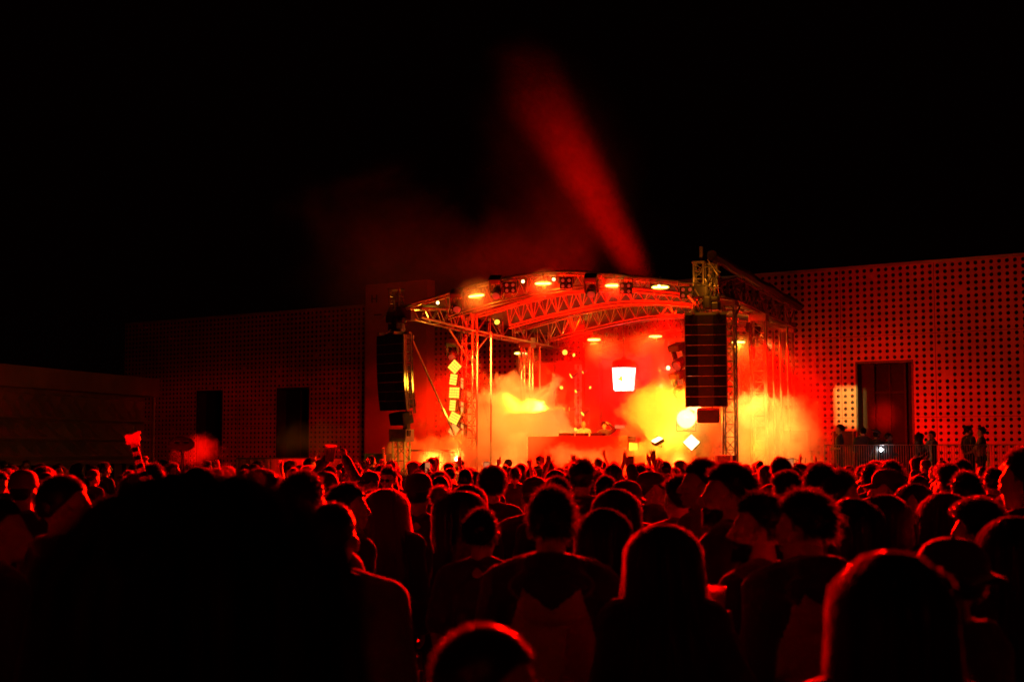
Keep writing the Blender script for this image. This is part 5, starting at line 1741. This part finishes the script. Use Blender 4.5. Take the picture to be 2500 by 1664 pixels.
hero(1594, 1147, 11.0, -72, 'man in a peaked cap in profile to the right', 'cap', top='jacket', tmt='cl_black', hy=-12, voxel=.007)
hero(1422, 1121, 10.5, -10, 'tall person with tied back hair, ear showing, rising above the crowd at centre', 'top', top='jacket', tmt='cl_black')
hero(1402, 1143, 12.6, 6, 'dark rounded head just left of the tall tied back hair', 'short', top='jacket', tmt='cl_navy')
hero(1305, 1160, 9.6, 0, 'person in a flat dark cap left of the dark rounded head', 'cap_back', top='jacket', tmt='cl_black')
hero(1360, 1163, 9.0, -3, 'wide dark head right of the flat cap, above the hooded jacket', 'short', top='hoodie', tmt='cl_black')
hero(1772, 1127, 6.4, 68, 'tall bearded man in profile to the left, right of the bowl haircut', 'short', top='jacket', tmt='cl_char', hy=14, voxel=.006, beard=True)
hero(1707, 1119, 8.2, 62, 'person with a bowl haircut in profile to the left', 'short', top='t_shirt', tmt='cl_grey', hy=20, voxel=.006)
hero(1655, 1160, 8.6, 30, 'person with swept hair half hidden left of the bowl haircut', 'top', top='jacket', tmt='cl_black')
hero(2000, 1130, 7.9, -4, 'big dark round head with a red left rim, right of the tower', 'short', top='jacket', tmt='cl_black')
hero(2052, 1146, 8.0, -60, 'bearded man in profile to the right beside the big round head', 'top', top='jacket', tmt='cl_black', hy=-12, voxel=.007, beard=True)
hero(1917, 1149, 9.8, 24, 'person with messy hair and a lit neck, left of the big round head', 'curly', top='jacket', tmt='cl_char')
hero(1905, 1117, 15.6, 0, 'tall thick haired person rising before the right towers', 'curly', top='jacket', tmt='cl_char')
hero(2160, 1141, 10.0, 66, 'person in a peaked cap in profile to the left, below the doorway', 'cap', top='jacket', tmt='cl_char', hy=10)
hero(2125, 1131, 12.5, 4, 'square dark head left of the peaked cap below the doorway', 'short', top='jacket', tmt='cl_black')
hero(2173, 1124, 11.5, -6, 'spiky haired dark head above the peaked cap', 'quiff', top='jacket', tmt='cl_black')
hero(2080, 1212, 6.0, 0, 'person with straight black hair below the bearded profile', 'sleek', female=True, top='jacket', tmt='cl_black')
hero(2155, 1201, 7.2, 14, 'person with long loose hair lit at its left edge', 'wavy', female=True, top='jacket', tmt='cl_char', hmt='hair_brown')
hero(2231, 1178, 8.8, 156, 'person looking back at the camera with a faintly lit face', 'long', female=True, top='jacket', tmt='cl_black', voxel=.007)
hero(2303, 1199, 7.0, 16, 'person with long hair whose left edge glows red, before the curly head', 'long', female=True, top='jacket', tmt='cl_black', hmt='hair_brown')
hero(2377, 1214, 6.2, 30, 'person with short curly hair right of the red edged long hair', 'curly', top='jacket', tmt='cl_black', hy=20)
hero(2353, 1150, 8.6, 4, 'wide dark head near the right edge, in front of the fence', 'short', top='jacket', tmt='cl_black')
hero(2346, 1121, 16.5, 0, 'small bushy head above the fence line at the right', 'curly', top='jacket', tmt='cl_black')
hero(2313, 1132, 12.5, 6, 'curly headed person left of the wide dark head at the right', 'curly', top='jacket', tmt='cl_black')
hero(2422, 1141, 13.0, 0, 'rounded dark head near the right edge, below the pale shirted man', 'short', top='jacket', tmt='cl_navy')
hero(2497, 1092, 6.6, 20, 'tall person cut by the right edge, head above the fence', 'short', top='t_shirt', tmt='cl_black', hy=16)
hero(2478, 1195, 7.4, 10, 'person with pinned hair at the right edge with a thin red outline', 'pony', female=True, top='jacket', tmt='cl_black')
hero(2472, 1256, 5.0, 8, 'dark haired person at the right edge, below the pinned hair', 'long', female=True, top='jacket', tmt='cl_black')
hero(378, 1131, 10.6, -6, 'dark round head with a red right edge under the striped stick', 'short', top='jacket', tmt='cl_black')
stick_p = hero(342, 1152, 9.2, -12, 'person with flowing hair below the striped stick', 'long', female=True, top='jacket', tmt='cl_black', hmt='hair_brown')
hero(490, 1137, 9.8, -8, 'person with parted long hair under the red smoke wisps', 'long', female=True, top='jacket', tmt='cl_black', hmt='hair_brown')
hero(640, 1141, 8.0, -10, 'person with long hair edged in red behind the black silhouettes', 'long', female=True, top='jacket', tmt='cl_black', hmt='hair_brown')
hero(795, 1146, 9.0, -14, 'dark capped head with a red right rim, right of the lit nape', 'cap_back', top='jacket', tmt='cl_black')
hero(1070, 1151, 14.0, 40, 'curly headed person lit red by the flare', 'curly', top='jacket', tmt='cl_char', hmt='hair_brown')
# raised arms
cup_up = hero(806, 1137, 15.5, 0, 'person lifting a drink high with both hands before the long banner', 'short', top='jacket', tmt='cl_black', left='high', right='high', voxel=.007)
hero(1478, 1160, 11.8, 0, 'person raising one finger against the bright booth', 'short', top='jacket', tmt='cl_black', right='point', voxel=.006)
hero(1562, 1133, 19.0, 0, 'person with one open hand stretched up right of the booth', 'short', top='t_shirt', tmt='cl_char', right='open', voxel=.006)
hero(1246, 1139, 24.0, 0, 'person making a two finger sign left of the booth', 'crop', top='t_shirt', tmt='cl_char', left='v', voxel=.006)
hero(1258, 1140, 22.0, 4, 'person with a raised fist left of the booth', 'short', top='t_shirt', tmt='cl_black', right='fist', voxel=.007)
hero(1296, 1141, 23.5, 0, 'person with a raised open hand before the left end of the booth', 'short', top='t_shirt', tmt='cl_black', right='open', voxel=.006)
hero(1366, 1141, 20.5, -6, 'person with both hands up before the booth', 'short', top='t_shirt', tmt='cl_black', left='open', right='open', voxel=.006)
hero(1098, 1142, 22.5, 20, 'person reaching up beside the flare', 'short', top='t_shirt', tmt='cl_black', left='open', right='open', voxel=.006)
phone_p = hero(1160, 1150, 16.0, -6, 'person holding a phone up in front of the left smoke', 'short', top='jacket', tmt='cl_black', right='phone', voxel=.007)
phone_q = hero(1938, 1140, 17.5, 0, 'person holding a phone up at the foot of the right towers', 'short', top='jacket', tmt='cl_black', right='phone', voxel=.007)
phone_r = hero(1022, 1146, 20.0, 0, 'person holding a phone up left of the flare', 'short', top='jacket', tmt='cl_black', right='phone', voxel=.007)

# performers behind the booth
hero(1425, 1027, 46.6, 186, 'bald performer in a light shirt behind the booth', 'bald', top='t_shirt', tmt='cl_white', left='front', right='front', floor=DZ, rel=False, voxel=.008)
hero(1476, 1028, 46.4, 176, 'performer with tousled hair and one hand raised behind the booth', 'curly', top='jacket', tmt='cl_char', left='head', right='front', floor=DZ, rel=False, voxel=.008)
# people on the terrace
tp = [(2049, 1035, 41.6, 70, 'person in a dark top bending at the left end of the terrace', 'short', 'front', 't_shirt', 'cl_char'), (2106, 1042, 41.2, 0, 'person in a dark jacket seen from behind on the terrace before the doorway', 'short', 'front', 'jacket', 'cl_char'),
      (2139, 1051, 41.0, -30, 'dark haired person leaning beside the long pole on the terrace', 'short', 'down', 'jacket', 'cl_black'), (2170, 1056, 41.2, -90, 'short person in profile on the terrace before the glowing glass', 'top', 'front', 'jacket', 'cl_char'),
      (2246, 1056, 40.4, -120, 'person with long hair turned right at the doorway edge', 'long', 'lean', 'jacket', 'cl_black'), (2273, 1051, 39.8, 100, 'man in a dark jacket leaning left on the barrier', 'short', 'lean', 'jacket', 'cl_black'),
      (2365, 1038, 39.6, -70, 'bearded man in a black t-shirt with a small badge, standing at the barrier', 'short', 'down', 't_shirt', 'cl_black'), (2395, 1041, 39.2, 60, 'man in a pale shirt leaning on the barrier, facing the bearded man', 'quiff', 'lean', 't_shirt', 'cl_white')]
TERR = []
for x, y, D, fc, lab, hr_, arm, tops, tm in tp:
    s = (at(x, y, D).z - TZ) / TOPS[hr_]
    TERR.append(hero(x, y, D, fc, lab, hr_, floor=TZ, top=tops, beard=lab.startswith('bearded'), tmt=tm, left=arm, right=arm, female=hr_ == 'long', rel=False, voxel=.008))
badge = MB(); badge.box((.075, .135, 1.30), (.05, .008, .035))
o = part('badge', badge.data('badge', M['lamp_red']), TERR[6])  # badge is given a glow of its own, though no lamp
# curly man's shirt print and sunglasses
for t in [x for x in bpy.data.objects if x.get('label', '').startswith('curly haired man in a t-shirt')]:
    m = MB()
    q = random.Random(2)
    for c in range(3):
        for r_ in range(5):
            z = 1.36 - r_ * .055
            x0 = .03 + c * .045 if c else .02
            m.box((x0, -.131 + .02 * abs(x0), z), (.03, .008, .008)); m.box((x0 - .012 + .012 * (r_ % 3), -.131 + .02 * abs(x0), z - .018), (.008, .008, .03))
    part('shirt_print', m.data('shirt_print', M['cl_grey']), t)
for t in [x for x in bpy.data.objects if x.get('label', '').startswith('man in sunglasses')]:
    m = MB()
    for s in (-1, 1):
        m.ell((s * .032, .098, 1.627), (.026, .010, .020), 12, 8); m.tube([(s * .056, .09, 1.635), (s * .08, -.005, 1.625)], .003, 5)
    m.tube([(-.01, .105, 1.632), (.01, .105, 1.632)], .004, 5)
    part('sunglasses', m.data('sunglasses', M['glass'], smooth=True), t)

# ------------------------------------------------------------------ things held up
def phone_at(p, rot, lab):
    t = thing('mobile_phone', lab, 'phone', p, rot)
    LOCAL.add(t.name)
    m = MB(); m.bbox((0, 0, 0), (.076, .009, .155), .003); m.build('case', M['black'], t)
    m = MB(); m.box((0, -.0055, 0), (.068, .002, .142)); m.build('screen', M['screen_dim'], t)
for pt_, lab in ((phone_p, 'mobile phone held up before the left smoke'), (phone_q, 'dark mobile phone held up at the foot of the right towers'), (phone_r, 'mobile phone held up left of the flare')):
    phone_at(world_of(pt_, (.055, .375, 1.80)), (0, 0, pt_.rotation_euler.z), lab)
def cup(p, lab, s=1.0, tilt=(0, 0, 0)):
    t = thing('plastic_cup', lab, 'cup', p, tilt)
    LOCAL.add(t.name); t.scale = (s, s, s)
    m = MB(); lathe(m, [(.001, -.06), (.032, -.06), (.043, .06), (.046, .062), (.046, .066), (.042, .066), (.031, -.055), (.001, -.055)], 18); m.build('cup_wall', M['plastic'], t, smooth=True)
    m = MB(); lathe(m, [(.001, .04), (.0395, .04), (.0305, -.053), (.001, -.053)], 16); m.build('drink', M['drink'], t, smooth=True)
    return t
cup(world_of(cupw, (.17, .225, 1.455)), 'clear plastic cup held at chest height right of the wavy hair')
cup(at(806, 1107, 15.2), 'clear plastic cup lifted high before the long banner', 1.4, (R(4), R(6), 0))
# striped inflatable stick
sx = thing('striped_stick', 'red and black striped inflatable stick with a fist shaped top, held above the crowd', 'inflatable', at(349, 1158, 9.0))
a, b = at(352, 1172, 9.0), at(326, 1082, 9.0)
m = MB(); m2 = MB()
d = b - a
for i in range(9):
    p0, p1 = a + d * (i / 9), a + d * ((i + 1) / 9)
    (m if i % 2 == 0 else m2).tube([p0, p1], .027 - i * .0005, 14)
m.build('red_section', M['inflat'], sx, smooth=False); m2.build('black_section', M['inflat_k'], sx)
m = MB(); m.tube([a + Vector((.033, 0, 0)), b + Vector((.032, 0, 0))], .005, 6); m.build('support_rod', M['alu'], sx)
fm = MB()
h = at(325, 1073, 9.0)
fm.ell(h, (.055, .05, .05)); fm.caps(h + Vector((-.065, -.01, .035)), h + Vector((.05, -.01, .03)), .026); fm.caps(h + Vector((-.055, -.02, .000)), h + Vector((.06, -.02, .002)), .024)
fm.caps(h + Vector((.02, -.01, .05)), h + Vector((.06, -.01, .075)), .024); fm.caps(h + Vector((-.05, -.02, -.035)), h + Vector((.055, -.02, -.03)), .022); fm.caps(h + Vector((.05, 0, -.03)), h + Vector((.06, 0, -.06)), .02)
me = blob(fm, 'fist_top', M['inflat'], .008, 1)
o = bpy.data.objects.new('fist_top', me); COL.objects.link(o); o.parent = sx
me.transform(Matrix.Translation(h - Vector(sx.location)) @ Matrix.Scale(.58, 4) @ Matrix.Translation(-h))
# sign disc on a pole
sg2 = thing('disc_sign', 'round face-like disc on a straight pole above the heads, beside the red smoke wisps', 'sign', at(443, 1160, 11.0))
m = MB(); m.tube([at(444, 1175, 11.0), at(446, 1088, 11.0)], .013, 8); m.build('pole', M['alu'], sg2)
c = at(443, 1083, 11.0)
m = MB(); m.ell(c, (.105, .02, .06), 20, 10); m.build('disc', M['set_red'], sg2, smooth=True)
for s in (-1, 1):
    m = MB(); m.ell(c + Vector((s * .035 + .005, -.02, .008)), (.022, .006, .010), 10, 6); m.build('eye_hole', M['black'], sg2)
    m = MB(); m.tube([c + Vector((s * .035 - .015, -.022, .022)), c + Vector((s * .035 + .028, -.022, .024))], .003, 5); m.build('brow', M['white'], sg2)
# long pole leaning on the terrace
lp = thing('leaning_pole', 'dark pole with a bent tip leaning across the terrace barrier', 'pole', at(2125, 1112, 40.5))
m = MB(); m.tube([at(2123, 1113, 40.5), at(2146, 1064, 40.7), at(2147, 1056, 40.7), at(2136, 1050, 40.7)], .03, 8, radii=[.02, .03, .05, .06]); m.build('rod', M['blackm'], lp)
m = MB(); m.ell(at(2136, 1051, 40.7), (.1, .06, .05)); m.build('tip', M['black'], lp, smooth=True)
# white flash held below the terrace
fl = thing('flash_lamp', 'dazzling small white flash light at the terrace barrier', 'lamp', at(2151, 1098, 40.2))
m = MB(); m.bbox(at(2151, 1098, 40.25), (.08, .03, .15), .006); m.build('housing', M['black'], fl)
m = MB(); m.ell(at(2151, 1097, 40.2), (.05, .02, .05), 12, 8); m.build('lens', M['phone_white'], fl)
lamp('POINT', 'flash_glow', at(2151, 1097, 40.0), (.9, .95, 1), 1.2, soft=.05)
# flares in the crowd
M['flare'] = emit('flare_flame', (1, .72, .25), 25)
for x, y, D, lab, pw in ((1058, 1139, 30.0, 'burning flare held low in the crowd before the left rail', 260), (1114, 1120, 35.5, 'small burning flare below the blinder column', 60), (1657, 1134, 34.0, 'burning flare below the dazzling flood light', 60)):
    p = at(x, y, D)
    t = thing('hand_flare', lab, 'flare', p - Vector((0, 0, .3)), group='flares')
    m = MB(); m.tube([p - Vector((.02, 0, .3)), p - Vector((0, 0, .05))], .018, 8); m.build('stick', M['inflat'], t)
    m = MB(); m.ell(p, (.035, .03, .05), 10, 8); m.caps(p, p + Vector((.02, 0, .08)), .026, .006, 8); m.build('flame', M['flare'], t, smooth=True)
    smoke('smoke_puff', 'small added smoke halo round the ' + lab, p + Vector((0, 0, .1)), (.5, .4, .4), PUFF)
    lamp('POINT', 'flare_glow', p + Vector((0, -.05, .12)), (1, .12, .008), pw, soft=.08)

# ------------------------------------------------------------------ the rest of the crowd: one mesh each, copied
def merge(objs, name):
    vs_ = []; fs2 = []; mi = []; mats = []
    for o in objs:
        me = o.data
        b = len(vs_)
        vs_ += [tuple(v.co) for v in me.vertices]
        base = []
        for mt_ in me.materials:
            if mt_ not in mats: mats.append(mt_)
            base.append(mats.index(mt_))
        for p in me.polygons:
            fs2.append(tuple(i + b for i in p.vertices)); mi.append(base[p.material_index])
    me = bpy.data.meshes.new(name)
    me.from_pydata(vs_, [], fs2)
    for mt_ in mats: me.materials.append(mt_)
    me.polygons.foreach_set('material_index', mi)
    me.polygons.foreach_set('use_smooth', [True] * len(fs2))
    me.update()
    return me
kinds = [('short', 'hair_dark', 't_shirt', 'cl_black', False, 'short dark hair'), ('short', 'hair_brown', 'jacket', 'cl_char', False, 'short brown hair'), ('crop', 'hair_dark', 't_shirt', 'cl_char', False, 'cropped hair'),
         ('curly', 'hair_dark', 't_shirt', 'cl_black', False, 'curly hair'), ('top', 'hair_dark', 'jacket', 'cl_black', False, 'hair long on top'), ('long', 'hair_brown', 't_shirt', 'cl_black', True, 'long brown hair'),
         ('wavy', 'hair_fair', 'jacket', 'cl_char', True, 'wavy fair hair'), ('sleek', 'hair_dark', 'jacket', 'cl_black', True, 'straight black hair'), ('pony', 'hair_brown', 't_shirt', 'cl_black', True, 'a ponytail'),
         ('cap_back', 'hair_dark', 't_shirt', 'cl_black', False, 'a dark cap worn backwards'), ('beanie', 'hair_dark', 'jacket', 'cl_navy', False, 'a dark beanie'), ('quiff', 'hair_brown', 't_shirt', 'cl_char', False, 'swept up hair'), ('cap', 'hair_dark', 'jacket', 'cl_black', False, 'a peaked cap'),
         ('short', 'hair_dark', 't_shirt', 'cl_black', False, 'an open hand raised', 'down', 'open'), ('curly', 'hair_dark', 't_shirt', 'cl_char', False, 'a raised fist', 'fist', 'down'), ('long', 'hair_brown', 't_shirt', 'cl_black', True, 'both hands up', 'open', 'v')]
protos = []
for hr_, hm, tp_, tm, fem, words_, *arms_ in kinds:
    t = make_person('x', hair=hr_, hmt=hm, top=tp_, tmt=tm, female=fem, left=arms_[0] if arms_ else ('down' if len(protos) % 2 else 'front'), right=arms_[1] if arms_ else ('front' if len(protos) % 3 else 'down'), voxel=.007 if arms_ else .009)
    protos.append((hr_, words_, merge([c for c in t.children], 'person')))
    for c in list(t.children): bpy.data.objects.remove(c)
    bpy.data.objects.remove(t)
zones = [(-400, 330, 'before the low left building'), (330, 560, 'below the left smoke wisps'), (560, 860, 'before the red banners'), (860, 1020, 'below the left speaker array'), (1020, 1180, 'before the blinder column'),
         (1180, 1290, 'before the left smoke cloud'), (1290, 1410, 'before the left half of the booth'), (1410, 1540, 'before the right half of the booth'), (1540, 1680, 'before the dazzling flood light'), (1680, 1820, 'below the right speaker array'),
         (1820, 2010, 'before the right towers'), (2010, 2240, 'below the terrace barriers'), (2240, 2900, 'at far right below the hall')]
cr = random.Random(21)
spots_ = []
taken = [(at(px, yt, D).x, D) for px, yt, D in HEROES if D < 36]
tries = 0
# rows get denser with distance; each new head keeps clear of the others
TARGET = 214
while len(spots_) < TARGET and tries < 60000:
    tries += 1
    f = cr.random()
    D = 9.5 + 25 * f ** .62
    px = cr.uniform(-60, 2560)
    if D < 13 and cr.random() < .55: continue
    x = (px - 1250) / F * D
    # stay on the crowd's side of the barrier and terrace
    if (Vector((x, D, 0)) - L0).dot(V) > -7.0: continue
    if px > 1900 and D > 34: continue
    sep = .50 if D > 20 else .62
    if any(abs(x - a) < sep and abs(D - b) < sep and (x - a) ** 2 + (D - b) ** 2 < sep * sep for a, b in taken): continue
    taken.append((x, D)); spots_.append((px, x, D))
for px, x, D in spots_:
    hr_, words_, me = protos[cr.choice([0, 0, 0, 1, 1, 2, 2, 3, 4, 5, 5, 6, 7, 8, 9, 10, 11, 11, 12] + ([13, 14, 15] if D > 17 and cr.random() < .6 else []))]
    o = bpy.data.objects.new('person', me)
    COL.objects.link(o)
    h = cr.gauss(1.66, .06)
    h = max(1.52, min(1.79, h))
    s = h / TOPS[hr_]
    o.location = (x, D, 0)
    o.scale = (s * cr.uniform(.97, 1.06), s * cr.uniform(.97, 1.06), s)
    tw = cr.random()
    tw = cr.gauss(0, R(17)) if tw > .22 else (cr.choice((-1, 1)) * R(cr.uniform(45, 100)) if tw > .05 else R(180 + cr.uniform(-40, 40)))
    o.rotation_euler = (0, 0, stage_heading(Vector((x, D, 0))) + tw)
    z = next(zz for a, b, zz in zones if a <= px < b)
    far = 'far back' if D > 22 else ('mid crowd' if D > 15 else 'nearer')
    prop(o, '%s person with %s, %s' % ({'far back': 'distant', 'mid crowd': 'mid crowd', 'nearer': 'nearer'}[far], words_, z), 'person', 'crowd: %s %s %s' % (far, words_, z))
print('crowd', len(spots_), 'heroes', len(HEROES), 'persons', len([o for o in bpy.data.objects if o.get('category') == 'person']))
bpy.context.view_layer.update()
